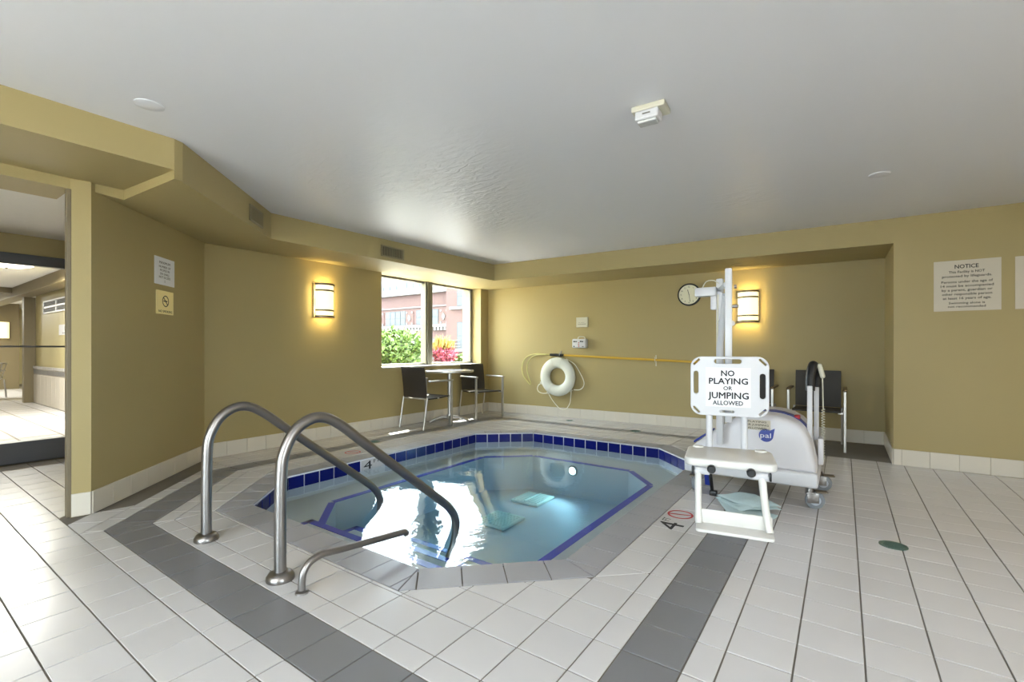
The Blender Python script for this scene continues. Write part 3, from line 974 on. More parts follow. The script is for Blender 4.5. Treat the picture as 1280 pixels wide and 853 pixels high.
# vents in the soffit face
def vent(label, loc, rz, w, h, nsl):
    t = thing('air_vent', label, 'air vent', loc, rz)
    fr = MB()
    fr.box((-w / 2, -0.012, h / 2 - .016), (w / 2, -0.001, h / 2), .002, 1).box((-w / 2, -0.012, -h / 2), (w / 2, -0.001, -h / 2 + .016), .002, 1)
    fr.box((-w / 2, -0.012, -h / 2), (-w / 2 + .016, -0.001, h / 2), .002, 1).box((w / 2 - .016, -0.012, -h / 2), (w / 2, -0.001, h / 2), .002, 1)
    fr.build('frame', 'vent_metal', t, False)
    MB().box((-w / 2 + .01, -0.003, -h / 2 + .01), (w / 2 - .01, -0.001, h / 2 - .01)).build('backing', 'vent_dark', t, False)
    sl = MB().box((-0.0025, -0.010, -h / 2 + .014), (0.0025, -0.003, h / 2 - .014)).mesh('slat', False)
    for k in range(nsl):
        obj('slat', sl, 'vent_metal', t, (-w / 2 + .016 + (w - .032) * (k + .5) / nsl, 0, 0))
vent('small air vent in the slanted soffit face above the sconce', (-4.03, 1.972, 2.215), math.atan2(0.69, 0.724) + math.pi / 2, 0.28, 0.135, 12)
vent('small air vent in the soffit face above the window', (-4.2475, 3.62, 2.213), R(91.3), 0.345, 0.13, 14)

# ceiling fittings
sd = thing('strobe_alarm', 'cream fire alarm strobe box on the ceiling', 'alarm', (-0.815, 2.40, CEIL), R(3))
MB().prism([(-.085, -.062), (.085, -.062), (.085, .062), (-.085, .062)], -0.028, 0.0, 0.006).build('back_box', 'cream_plastic', sd, False)
MB().box((-.068, -.058, -.072), (.052, .03, -.026), .008).build('body', 'plastic_white', sd, False)
MB().box((-.028, -.0595, -.05), (.012, -.057, -.043)).build('slot', 'ink_grey', sd, False)
MB().box((-.058, -.052, -.088), (.042, .01, -.070), .008).build('lens', 'lens_clear', sd, False)
for x, y, z, lab in ((0.21, 4.25, CEIL, 'flat round cover plate on the ceiling near the right wall'), (-2.896, 0.887, CEIL, 'flat round cover plate on the ceiling near the doorway soffit')):
    tag(MB().lathe([(0.0, -0.006), (0.058, -0.006), (0.064, -0.003), (0.064, 0.0)], 28, 'Z', (x, y, z - 0.0005)).build('ceiling_disc', 'ceiling_paint'), lab, 'cover plate', 'round ceiling cover plates')
tag(MB().lathe([(0.0, -0.006), (0.06, -0.006), (0.066, -0.003), (0.066, 0.0)], 28, 'Z', (-1.06, 6.22, 2.126)).build('ceiling_disc', 'wall_paint'), 'round cover plate under the alcove soffit above the sconce', 'cover plate', 'round ceiling cover plates')

# clock
BW = lambda x: 6.62 + (x + 5.2) * 0.24 / 5.59        # back wall surface y at x
ck = thing('wall_clock', 'round black-rimmed wall clock on the back wall', 'clock', (-1.755, BW(-1.755), 1.86), R(2.4))
MB().lathe([(0.136, -0.03), (0.142, -0.036), (0.152, -0.034), (0.156, -0.02), (0.156, -0.001)], 40, 'Y').build('rim', 'plastic_black', ck)
MB().lathe([(0.0, -0.022), (0.14, -0.022), (0.14, -0.001)], 40, 'Y').build('face', 'clock_face', ck)
nums = text_mesh([(str(k), 0.108 * math.sin(R(30 * k)), 0.108 * math.cos(R(30 * k)), 0.022, None, 0.0) for k in range(1, 13)])
nums.transform(Matrix.Translation((0, -0.0225, 0))); obj('numerals', nums, 'ink', ck)
def hand(nm, L_, w, deg):
    me = MB().box((-w / 2, -0.026, -0.015), (w / 2, -0.0245, L_)).mesh(nm, False)
    me.transform(Matrix.Rotation(R(deg), 4, 'Y')); obj(nm, me, 'ink', ck)
hand('hour_hand', 0.07, 0.007, -15); hand('minute_hand', 0.10, 0.005, 171)

# life ring with rope
lr = thing('life_ring', 'white life ring hanging on the back wall with looped rope', 'life ring', (-3.78, BW(-3.78), 0.655), R(2.4))
mb = MB()
prof = []
nmaj, nmin, Rm = 56, 16, 0.228
rings = []
for i in range(nmaj):
    t_ = 2 * math.pi * i / nmaj
    rg = []
    for j in range(nmin):
        u = 2 * math.pi * j / nmin
        rr = Rm + 0.088 * math.cos(u); yy = -0.058 + 0.052 * math.sin(u)
        rg.append(mb.bm.verts.new((rr * math.cos(t_), yy, rr * math.sin(t_))))
    rings.append(rg)
for i in range(nmaj):
    for j in range(nmin):
        mb.bm.faces.new((rings[i][j], rings[i][(j + 1) % nmin], rings[(i + 1) % nmaj][(j + 1) % nmin], rings[(i + 1) % nmaj][j]))
mb.build('ring', 'ring_foam', lr)
for deg in (72, 108, 238):
    t_ = R(deg); d = Vector((math.cos(t_), 0, math.sin(t_)))
    pts = [d * (Rm + 0.0905 * math.cos(u)) + Vector((0, -0.058 + 0.0545 * math.sin(u), 0)) for u in [2 * math.pi * j / 16 for j in range(16)]]
    MB().tube(pts, 0.0022, 5, closed=True).build('seam', 'cream_plastic', lr)
for deg in (58, 237, 318, 200):
    t_ = R(deg); c_ = Vector((math.cos(t_), 0, math.sin(t_))) * (Rm + 0.092)
    mx = Matrix.Translation((c_.x, -0.058, c_.z)) @ Matrix.Rotation(-t_, 4, 'Y')
    MB().box((-.016, -.018, -.022), (.016, .018, .022), 0.004, mx=mx).build('rope_clip', 'cream_plastic', lr)
def loop(pts): MB().tube(spline([(x, -0.045, z) for x, z in pts], 6), 0.007, 8).build('grab_rope', 'rope', lr)
loop([(0.19, 0.27), (0.30, 0.20), (0.40, 0.05), (0.455, -0.07), (0.44, -0.15), (0.38, -0.195), (0.28, -0.20)])
loop([(0.235, -0.235), (0.225, -0.34), (0.21, -0.42), (0.155, -0.505), (0.09, -0.53), (0.01, -0.50), (-0.10, -0.39), (-0.165, -0.30)])
loop([(-0.30, -0.115), (-0.36, -0.15), (-0.385, -0.21), (-0.36, -0.26), (-0.28, -0.285), (-0.18, -0.275)])

# rescue pole with hook
rp = thing('rescue_pole', 'long yellow rescue pole with looped hook held across the back wall', 'pole', (0, 0, 0))
pa, pb = Vector((-3.70, BW(-3.7) - 0.03, 1.003)), Vector((-1.55, BW(-1.55) - 0.03, 0.918))
MB().tube([pa, pb], 0.0165, 14).build('shaft', 'pole_yellow', rp)
MB().tube([(-3.93, BW(-3.93) - .03, 1.008), (-3.68, BW(-3.68) - .03, 1.004)], 0.021, 14).build('coupling', 'plastic_black', rp)
hk = [(-3.92, 1.01), (-4.08, 1.02), (-4.22, 1.02), (-4.36, 0.98), (-4.44, 0.90), (-4.475, 0.78), (-4.45, 0.66), (-4.37, 0.56), (-4.31, 0.51), (-4.295, 0.53), (-4.33, 0.62), (-4.365, 0.75), (-4.35, 0.87), (-4.28, 0.96), (-4.17, 1.005), (-4.0, 1.01)]
MB().tube(spline([(x, BW(x) - (.028 if i < 8 else .04), z) for i, (x, z) in enumerate(hk)], 6), 0.009, 8).build('hook', 'hook_yellow', rp)
for x, lab in ((-3.745, 'small metal hook holding the pole above the life ring'), (-2.215, 'small white hook holding the middle of the yellow pole')):
    z = 1.003 + (x + 3.7) * (0.918 - 1.003) / 2.15
    y = BW(x)
    o = MB().tube(spline([(x, y - .001, z + .05), (x, y - .012, z + .05), (x, y - .012, z - .02), (x, y - .03, z - .032), (x, y - .056, z - .02), (x, y - .06, z + .045)], 5), 0.005, 8).box((x - .008, y - .006, z - .09), (x + .008, y - .0005, z + .07), .002, 1)
    tag(o.build('pole_hanger', 'cream_plastic' if x > -3 else 'steel'), lab, 'hook', 'pole hooks on the back wall')

# wall plate and handled case
wp = sign('wall_plate', 'small cream plate with printed lines above the handled case', 'sign', (-3.367, BW(-3.367), 1.525), R(2.4), 0.195, 0.155,
          [('- -', 0, 0.045, 0.012, 0.03, 0.0), ('~~ ~~~~', -0.01, 0.0, 0.03, 0.10, 0.0), ('IIIIIIIIII', 0, -0.03, 0.018, 0.13, 0.01)], 'cream_plastic', 'ink_grey', 0.03)
kb = thing('emergency_case', 'white handled plastic case with dark and red print above the life ring', 'case', (-3.39, BW(-3.39), 1.19), R(2.4))
MB().box((-.118, -.10, -.072), (.118, -.001, .072), .02, 3).build('body', 'plastic_white', kb)
MB().tube(spline([(-.035, -.05, .066), (-.03, -.05, .095), (.0, -.05, .105), (.06, -.05, .105), (.082, -.05, .092), (.085, -.05, .066)], 5), 0.009, 8).build('handle', 'cream_plastic', kb)
pk = MB()
for (x0, x1, z0, z1) in ((-.092, -.062, .020, .040), (-.058, -.030, .022, .038), (.020, .048, .022, .042), (.052, .076, .020, .038), (-.09, -.072, -.056, -.036), (.055, .085, -.052, -.042)):
    pk.box((x0, -.1012, z0), (x1, -.0995, z1))
tag(pk.build('dark_print', 'ink', kb, False), kind='stuff')
pk = MB()
for (x0, x1, z0, z1) in ((-.006, .010, .004, .018), (-.010, .004, -.022, -.006), (-.006, .008, -.052, -.032)):
    pk.box((x0, -.1012, z0), (x1, -.0995, z1))
tag(pk.build('red_print', 'ink_red', kb, False), kind='stuff')
# floor drains and floor marks
def floor_drain(x, y, r, label):
    t = thing('floor_drain', label, 'drain', (x, y, 0.0))
    MB().lathe([(0.0, 0.002), (r * .8, 0.002), (r * .82, 0.003), (r, 0.003), (r, -0.003)], 28).build('cover', 'drain_green', t)
    b = MB()
    for k in range(-3, 4):
        w = math.sqrt(max(0, (r * .72) ** 2 - (k * r * .2) ** 2))
        b.box((-w, k * r * .2 - r * .045, .002), (w, k * r * .2 + r * .045, .0042))
    b.build('grille', 'drain_green', t, False)
floor_drain(0.228, 3.375, 0.066, 'green round floor drain among the right-hand tiles')
floor_drain(-2.28, 6.10, 0.075, 'round drain on the grey band below the yellow pole')
floor_drain(-3.45, 6.42, 0.06, 'small round drain below the life ring')
floor_drain(-4.55, 3.60, 0.07, 'round drain on the grey band near the sconce wall')
m4 = text_mesh([('4', -0.03, 0.0, 0.155, 0.125, -0.004), ('FT', 0.068, 0.05, 0.05, 0.055, 0.0)], upright=False)
m4.transform(Matrix.Rotation(R(90), 4, 'Z')); obj('depth_mark', m4, 'ink', floor, (-0.885, 2.985, 0.0006))
bk = ban_mesh(0.082, 0.013); obj('no_diving_mark', bk, 'ink_red', floor, (-0.885, 3.19, 0.0006), R(60))
bk = ban_mesh(0.082, 0.012); obj('no_diving_mark', bk, 'ink_red', floor, (-4.27, 3.10, 0.0006), R(60))

# ================================================================ CHAIRS AND TABLE
def make_chair(name, label, cat, group, arm_mat):
    t = thing(name, label, cat, (0, 0, 0), 0, group)
    W, D = 0.26, 0.25
    for s in (-1, 1):
        MB().box((s * W - .013, -D - .018, 0), (s * W + .013, -D + .018, .648), .004).build('leg', 'alu', t, False)
        pts = [Vector((s * (W - .025), D + .03, 0)), Vector((s * (W - .025), D - .045, .43))]
        MB().tube(pts, .0125, 10).build('leg', 'alu', t)
        MB().box((s * W - .02, -D - .03, .645), (s * W + .02, D - .06, .668), .006).build('armrest', arm_mat, t, False)
        MB().box((min(s * (W - .013), s * (W - .06)), -D + .0, .40), (max(s * (W - .013), s * (W - .06)), -D + .03, .425), .003).build('side_bracket', 'alu', t, False)
    # seat: slightly dished panel
    mb = MB(); nx, ny = 6, 8; g = []
    for i in range(nx + 1):
        row = []
        for j in range(ny + 1):
            x = -0.225 + 0.45 * i / nx; y = -0.255 + 0.46 * j / ny
            z = .445 - .012 * math.sin(math.pi * j / ny) - .02 * (j / ny) + (-.012 if j == 0 else 0)
            row.append((x, y, z))
        g.append(row)
    top = [[mb.bm.verts.new(p) for p in r] for r in g]
    bot = [[mb.bm.verts.new((p[0], p[1], p[2] - .018)) for p in r] for r in g]
    for i in range(nx):
        for j in range(ny):
            mb.bm.faces.new((top[i][j], top[i + 1][j], top[i + 1][j + 1], top[i][j + 1]))
            mb.bm.faces.new((bot[i][j], bot[i][j + 1], bot[i + 1][j + 1], bot[i + 1][j]))
    for i in range(nx):
        mb.bm.faces.new((top[i][0], bot[i][0], bot[i + 1][0], top[i + 1][0])); mb.bm.faces.new((top[i][ny], top[i + 1][ny], bot[i + 1][ny], bot[i][ny]))
    for j in range(ny):
        mb.bm.faces.new((top[0][j], top[0][j + 1], bot[0][j + 1], bot[0][j])); mb.bm.faces.new((top[nx][j], bot[nx][j], bot[nx][j + 1], top[nx][j + 1]))
    mb.build('seat', 'chair_dark', t)
    # back: curved panel
    mb = MB(); nz = 8; F, Bk = [], []
    for i in range(nx + 1):
        fr_, bk_ = [], []
        for j in range(nz + 1):
            x = -0.225 + 0.45 * i / nx; z = .43 + .42 * j / nz
            y = .20 + .05 * (j / nz) ** 1.5 + .018 * math.cos(math.pi * (i / nx - .5))
            fr_.append(mb.bm.verts.new((x, y, z))); bk_.append(mb.bm.verts.new((x, y + .016, z)))
        F.append(fr_); Bk.append(bk_)
    for i in range(nx):
        for j in range(nz):
            mb.bm.faces.new((F[i][j], F[i][j + 1], F[i + 1][j + 1], F[i + 1][j])); mb.bm.faces.new((Bk[i][j], Bk[i + 1][j], Bk[i + 1][j + 1], Bk[i][j + 1]))
        mb.bm.faces.new((F[i][0], F[i + 1][0], Bk[i + 1][0], Bk[i][0])); mb.bm.faces.new((F[i][nz], Bk[i][nz], Bk[i + 1][nz], F[i + 1][nz]))
    for j in range(nz):
        mb.bm.faces.new((F[0][j], Bk[0][j], Bk[0][j + 1], F[0][j + 1])); mb.bm.faces.new((F[nx][j], F[nx][j + 1], Bk[nx][j + 1], Bk[nx][j]))
    mb.build('backrest', 'chair_dark', t)
    MB().box((-.235, -.03, .405), (.235, .0, .422), .003).box((-.235, .19, .405), (.235, .215, .422), .003).build('seat_rail', 'alu', t, False)
    return t
c0 = make_chair('armchair', 'dark armchair with silver arms left of the round table, facing it', 'chair', 'dark armchairs with metal frames', 'alu')
c0.location = (-4.865, 4.755, 0); c0.rotation_euler = (0, 0, R(180))
dup(c0, (-4.85, 5.97, 0), R(74), 'dark armchair right of the round table by the room corner')
c1 = make_chair('armchair', 'dark armchair in the alcove behind the white lift handle', 'chair', 'dark armchairs with metal frames', 'chair_bronze')
c1.location = (-0.247, 6.36, 0); c1.rotation_euler = (0, 0, R(0))
dup(c1, (-0.925, 6.35, 0), R(0), 'dark armchair mostly hidden behind the NO PLAYING sign')
tb = thing('cafe_table', 'small round pedestal table between two dark chairs below the window', 'table', (-4.83, 5.21, 0))
MB().lathe([(0.0, .755), (.335, .755), (.355, .765), (.355, .78), (.35, .786), (0, .786)], 40).build('table_top', 'table_top', tb)
MB().lathe([(.352, .757), (.36, .762), (.36, .782), (.352, .787)], 40).build('rim', 'alu', tb)
MB().lathe([(.03, .08), (.03, .74), (.09, .755), (0, .755)], 20).build('column', 'alu', tb)
MB().lathe([(0, .13), (.045, .125), (.05, .06), (.0, .055)], 20).build('hub', 'alu', tb)
for k in range(4):
    a = R(45 + 90 * k); d = Vector((math.cos(a), math.sin(a), 0))
    pts = [d * .03 + Vector((0, 0, .085)), d * .12 + Vector((0, 0, .082)), d * .22 + Vector((0, 0, .052)), d * .285 + Vector((0, 0, .018)), d * .30 + Vector((0, 0, .014))]
    MB().tube(spline(pts, 5), [.022] * 6 + [.019] * 6 + [.016] * 5 + [.013] * 4, 10).build('foot', 'alu', tb)

# ================================================================ POOL LIFT
OX, OY = -0.57, 4.10
lift = thing('pool_lift', 'white wheeled pool lift with raised seat and NO PLAYING OR JUMPING ALLOWED backrest', 'pool lift', (OX, OY, 0))
def w2l(x, y, z): return (x - OX, y - OY, z)
def lb(mb, nm, m, parent=None, smooth=True):
    """world-coordinate shapes -> part of the lift"""
    me = mb.mesh(nm, smooth); me.transform(Matrix.Translation((-OX, -OY, 0)))
    return obj(nm, me, m, parent or lift)
lb(MB().box((-1.02, 3.775, .15), (-.14, 4.43, .25), .018, 3), 'base', 'plastic_white')
prof = [(-1.0, .24), (-1.0, .315), (-.94, .37), (-.86, .437), (-.776, .50), (-.70, .56), (-.639, .592), (-.59, .612), (-.542, .624), (-.48, .630), (-.423, .629), (-.37, .622), (-.316, .606), (-.26, .575), (-.222, .535), (-.198, .49), (-.182, .44), (-.165, .37), (-.152, .30), (-.150, .24)]
shell = lb(MB().xprism(prof, 3.80, 4.41, .045, 4), 'body_shell', 'shell_white')
# blue seam line along the ridge, red mark
def ridge(x0, x1, mname, nm, up=.004, y0=3.90, y1=3.935):
    pts = [(x, z) for x, z in prof[1:-1] if x0 <= x <= x1]
    mb = MB()
    for (xa, za), (xb, zb) in zip(pts, pts[1:]):
        mb.quad((xa, y0, za + up), (xb, y0, zb + up), (xb, y1, zb + up), (xa, y1, za + up))
        mb.quad((xa, y0, za - .01), (xb, y0, zb - .01), (xb, y0, zb + up), (xa, y0, za + up))
        mb.quad((xa, y1, za - .01), (xb, y1, zb - .01), (xb, y1, zb + up), (xa, y1, za + up))
    lb(mb, nm, mname, shell, False)
ridge(-.55, -.19, 'plastic_blue', 'blue_strip', .006, 4.02, 4.12)
lb(MB().box((-.300, 4.03, .580), (-.262, 4.11, .610), .008), 'red_tag', 'plastic_red', shell)
lb(MB().box((-1.004, 3.93, .40), (-.82, 4.02, .415), .006, mx=Matrix.Translation((-.915, 3.97, .405)) @ Matrix.Rotation(R(-38), 4, 'Y') @ Matrix.Translation((.915, -3.97, -.405))), 'blue_grip', 'plastic_blue', shell)
lb(MB().box((-.78, 3.797, .30), (-.60, 3.803, .306)), 'red_line', 'plastic_red', shell)
# drop logo
dl = [(.052, .048)]
for k in range(0, 31):
    a = R(60 - 300 * k / 30 - 0)
    dl.append((-.004 + .046 * math.cos(R(35) + R(290) * k / 30 + R(20)), -.006 + .046 * math.sin(R(35) + R(290) * k / 30 + R(20))))
me = plate([dl], .002); me.transform(Matrix.Translation((-.45 - OX, 3.7985 - OY, .487)))
obj('logo_drop', me, 'plastic_blue', shell)
me = text_mesh([('pal', -.006, -.004, .036, .068, 0.0)])
me.transform(Matrix.Translation((-.45 - OX, 3.7955 - OY, .487))); obj('logo_lettering', me, 'paper', shell)
# sticker on the shell (sheet and print lying on the front face)
me = MB().box((-.60, 3.7975, .515), (-.425, 3.7995, .588)).mesh('sticker', False); me.transform(Matrix.Translation((-OX, -OY, 0)))
obj('sticker', me, 'paper_cream', shell)
me = text_mesh([('PLAYING', 0, .023, .013, .12, .01), ('OR JUMPING', 0, 0.0, .013, .15, .01), ('ALLOWED', 0, -.024, .015, .12, .01)])
me.transform(Matrix.Translation((-.512 - OX, 3.7972 - OY, .552))); obj('sticker_lettering', me, 'ink', shell)
# casters
def caster(x, y, rz):
    e = MB()
    e.lathe([(0, .15), (.028, .15), (.028, .105), (0, .10)], 16)
    e.box((-.028, -.02, .045), (-.020, .05, .115), .003).box((.020, -.02, .045), (.028, .05, .115), .003).box((-.028, -.024, .10), (.028, .03, .116), .003)
    me = e.mesh('caster', True); me.transform(Matrix.Translation((x - OX, y - OY, 0)) @ Matrix.Rotation(rz, 4, 'Z'))
    cst = obj('caster', me, 'steel', lift)
    wme = MB().lathe([(.016, -.016), (.045, -.016), (.058, -.012), (.0615, 0), (.058, .012), (.045, .016), (.016, .016)], 28, 'X', (0, .03, .0615)).mesh('wheel', True)
    wme.transform(Matrix.Translation((x - OX, y - OY, 0)) @ Matrix.Rotation(rz, 4, 'Z')); obj('wheel', wme, 'rubber_grey', cst)
    hme = MB().lathe([(0, -.0185), (.03, -.0185), (.034, -.016), (.034, .016), (.03, .0185), (0, .0185)], 20, 'X', (0, .03, .0615)).mesh('hub', True)
    hme.transform(Matrix.Translation((x - OX, y - OY, 0)) @ Matrix.Rotation(rz, 4, 'Z')); obj('hub', hme, 'wheel_hub', cst)
    bme = MB().box((-.03, .03, .118), (.03, .105, .126), .003).mesh('brake_pedal', False)
    bme.transform(Matrix.Translation((x - OX, y - OY, 0)) @ Matrix.Rotation(rz, 4, 'Z') ); obj('brake_pedal', bme, 'nickel', cst)
caster(-.19, 3.83, R(-75)); caster(-.16, 4.36, R(-80)); caster(-.955, 3.86, R(185)); caster(-.955, 4.36, R(150))
lb(MB().tube([(-.86, 3.92, .15), (-.85, 3.90, .09), (-.81, 3.77, .03), (-.80, 3.75, .02)], [.014, .014, .012, .012], 8).box((-.825, 3.735, .0), (-.775, 3.785, .035), .004), 'brake_foot', 'plastic_black')
lb(MB().box((-.90, 3.90, .02), (-.855, 3.925, .24), .006, mx=Matrix.Translation((-.88, 3.91, .13)) @ Matrix.Rotation(R(14), 4, 'X') @ Matrix.Translation((.88, -3.91, -.13))), 'foot_lever', 'plastic_blue')
# mast, arms and actuator
mast = lb(MB().box((-.765, 3.68, .40), (-.720, 3.725, 1.617), .006), 'mast', 'plastic_white')
lb(MB().box((-.905, 3.63, 1.49), (-.755, 3.70, 1.555), .008), 'battery_arm', 'plastic_white')
lb(MB().box((-.80, 3.655, 1.39), (-.757, 3.71, 1.50), .008), 'battery_box', 'plastic_white')
lb(MB().tube(spline([(-.86, 3.665, 1.55), (-.83, 3.665, 1.60), (-.78, 3.67, 1.605), (-.745, 3.68, 1.58)], 6), .004, 6), 'cable', 'cream_plastic')
CR = math.atan2(0.19, 0.98)
CP = Vector((-.55, 2.98, 0))
def cl(x, y, z):
    """chair frame (x right, y back) -> world"""
    c, s = math.cos(CR), math.sin(CR)
    return (CP.x + x * c - y * s, CP.y + x * s + y * c, z)
cmx = Matrix.Translation(CP) @ Matrix.Rotation(CR, 4, 'Z')
lb(MB().box((-.020, .10, .655), (.020, .145, 1.592), .006, mx=cmx), 'seat_post', 'plastic_white')
pt = Vector(cl(0, .125, 0))
for z0, z1, dx in ((1.54, 1.50, -.02), (1.30, 1.26, .015)):
    lb(MB().tube([(-.742 + .0, 3.70, z0), (pt.x + dx, pt.y + .03, z1)], .017, 10), 'lift_arm', 'plastic_white', mast)
lb(MB().tube([(-.735, 3.68, .78), (-.69, 3.44, 1.10), (pt.x - .03, pt.y + .04, 1.44)], [.024, .022, .014], 12), 'actuator', 'plastic_white', mast)
lb(MB().tube([(-.75, 3.672, 1.50), (-.755, 3.668, 1.2), (-.75, 3.67, .9), (-.742, 3.67, .7)], .006, 6), 'hose', 'cream_plastic', mast)
lb(MB().tube([cl(.03, .12, 1.48), cl(.045, .12, 1.48)], .012, 10), 'bolt', 'steel', mast)
lb(MB().tube([cl(.0, .11, 1.36), cl(.055, .11, 1.36)], .010, 10), 'bolt', 'steel', mast)
# backrest plate with its grips
loops = [rounded_rect(.418, .350, .062)]
loops.append(rounded_rect(.026, .135, .0125, cx=-.178, cy=.02)); loops.append(rounded_rect(.030, .145, .0145, cx=.176, cy=.005))
loops.append(rounded_rect(.145, .026, .0125, cx=-.005, cy=.146)); loops.append(rounded_rect(.075, .014, .0068, cx=-.01, cy=-.148))
for sx, sy in ((-1, 1), (1, 1), (-1, -1), (1, -1)):
    loops.append(rounded_rect(.050, .012, .0058, cx=sx * .176, cy=sy * .143, rot=R(-45) * sx * sy))
me = plate(loops, .022, .004); me.transform(Matrix.Translation((-OX, -OY, 0)) @ cmx @ Matrix.Translation((0, 0, .882)))
back = obj('backrest', me, 'plastic_white', lift)
me = MB().box((-.125, -.0135, -.118), (.115, -.0112, .112)).mesh('sign_sheet', False)
me.transform(Matrix.Translation((-OX, -OY, 0)) @ cmx @ Matrix.Translation((0, 0, .880))); obj('sign_sheet', me, 'paper', back)
me = text_mesh([('NO', -.005, .080, .034, .070, .026), ('PLAYING', -.003, .034, .036, .206, .026), ('OR', -.005, -.008, .023, .046, .022), ('JUMPING', -.003, -.050, .038, .214, .026), ('ALLOWED', -.005, -.094, .026, .160, .022)])
me.transform(Matrix.Translation((-OX, -OY, 0)) @ cmx @ Matrix.Translation((0, -.0137, .880))); obj('sign_lettering', me, 'ink', back)
for sx in (-.105, .082):
    lb(MB().tube([cl(sx, .012, .52), cl(sx, .012, .90)], .0185, 14), 'back_post', 'plastic_white')
# seat
sl = rounded_rect(.445, .37, .055, 6, cx=.0, cy=-.175)
mb = MB().prism(sl, .478, .520, .012, 3)
me = mb.mesh('seat', True); me.transform(Matrix.Translation((-OX, -OY, 0)) @ cmx); seat = obj('seat', me, 'seat_white', lift)
mb = MB(); mb.prism(rounded_rect(.06, .05, .02, 4, cx=-.165, cy=-.03), .515, .528, .006); me = mb.mesh('seat_boss', True); me.transform(Matrix.Translation((-OX, -OY, 0)) @ cmx); obj('seat_boss', me, 'seat_white', seat)
mb = MB(); mb.prism(rounded_rect(.06, .05, .02, 4, cx=.165, cy=-.03), .515, .528, .006); me = mb.mesh('seat_boss', True); me.transform(Matrix.Translation((-OX, -OY, 0)) @ cmx); obj('seat_boss', me, 'seat_white', seat)
def cb_(mb, nm, m, parent=None):
    me = mb.mesh(nm, True); me.transform(Matrix.Translation((-OX, -OY, 0)) @ cmx); return obj(nm, me, m, parent or lift)
cb_(MB().box((-.19, -.06, .44), (.19, -.03, .482), .006).box((-.19, -.335, .45), (-.15, -.03, .482), .006).box((.15, -.335, .45), (.19, -.03, .482), .006), 'seat_frame', 'plastic_white')
for sx in (-.085, .10):
    cb_(MB().lathe([(0, -.39), (.016, -.39), (.021, -.384), (.021, -.36), (0, -.355)], 18, 'Y', (sx, 0, .474)), 'knob', 'plastic_black')
    cb_(MB().tube([(sx, -.37, .474), (sx, -.30, .474)], .01, 10), 'knob_stem', 'plastic_white')
for sx, s in ((-.145, -1), (.155, 1)):
    cb_(MB().tube([(sx - s * .05, -.345, .455), (sx + s * .02, -.345, .455)], .02, 12), 'pivot', 'plastic_white')
    cb_(MB().box((sx + s * .028, -.36, .435), (sx + s * .038, -.335, .475), .003), 'end_cap', 'plastic_black')
# footrest: two arms and a shallow tray
fx0, fx1 = -.145, .185
foot = cb_(MB().prism(rounded_rect(.355, .125, .02, 4, cx=(fx0 + fx1) / 2, cy=-.42), .175, .192, .006, 2), 'footrest', 'seat_white')
cb_(MB().box((fx0 - .01, -.375, .18), (fx1 + .01, -.362, .262), .005), 'heel_rim', 'seat_white', foot)
cb_(MB().tube(spline([(-.150, -.345, .470), (-.150, -.36, .36), (-.148, -.375, .24), (-.146, -.39, .19)], 5), .0165, 12), 'footrest_arm', 'seat_white', foot)
cb_(MB().tube(spline([(.150, -.345, .465), (.158, -.36, .36), (.172, -.378, .24), (.182, -.395, .19)], 5), .0175, 12), 'footrest_arm', 'seat_white', foot)
cb_(MB().tube([(.140, -.335, .45), (.155, -.352, .30), (.170, -.37, .2)], .008, 8), 'footrest_stay', 'seat_white', foot)
# push handle, grip, handset and coiled cord
lb(MB().box((-.215, 3.99, .40), (-.182, 4.02, .835), .004), 'handle_post', 'plastic_white')
lb(MB().box((-.182, 4.18, .42), (-.150, 4.21, .85), .004), 'handle_post', 'plastic_white')
grip = []
lb(MB().tube(spline([(-.197, 4.02, .80), (-.197, 4.04, .90), (-.190, 4.07, .96), (-.182, 4.11, .985), (-.172, 4.15, .96), (-.166, 4.19, .90), (-.166, 4.20, .82)], 6), .030, 14), 'handle_grip', 'plastic_black')
hs = lb(MB().box((-.150, 4.09, .885), (-.118, 4.15, .995), .014, 3, mx=Matrix.Translation((-.134, 4.12, .94)) @ Matrix.Rotation(R(-14), 4, 'Y') @ Matrix.Translation((.134, -4.12, -.94))), 'handset', 'cream_plastic')
cord = [(-.126, 4.12, .90), (-.124, 4.13, .80), (-.122, 4.13, .66)]
lb(MB().tube(cord, .0045, 6), 'cord', 'cream_plastic', hs)
hel = []
for k in range(19 * 8 + 1):
    a = 2 * math.pi * k / 8; z = .66 - .36 * k / (19 * 8)
    hel.append((-.122 + .0095 * math.cos(a), 4.13 + .0095 * math.sin(a), z))
lb(MB().tube(hel, .003, 5), 'coiled_cord', 'cream_plastic', hs)
lb(MB().box((-.152, 4.06, .26), (-.118, 4.20, .45), .008), 'end_panel', 'shell_white')

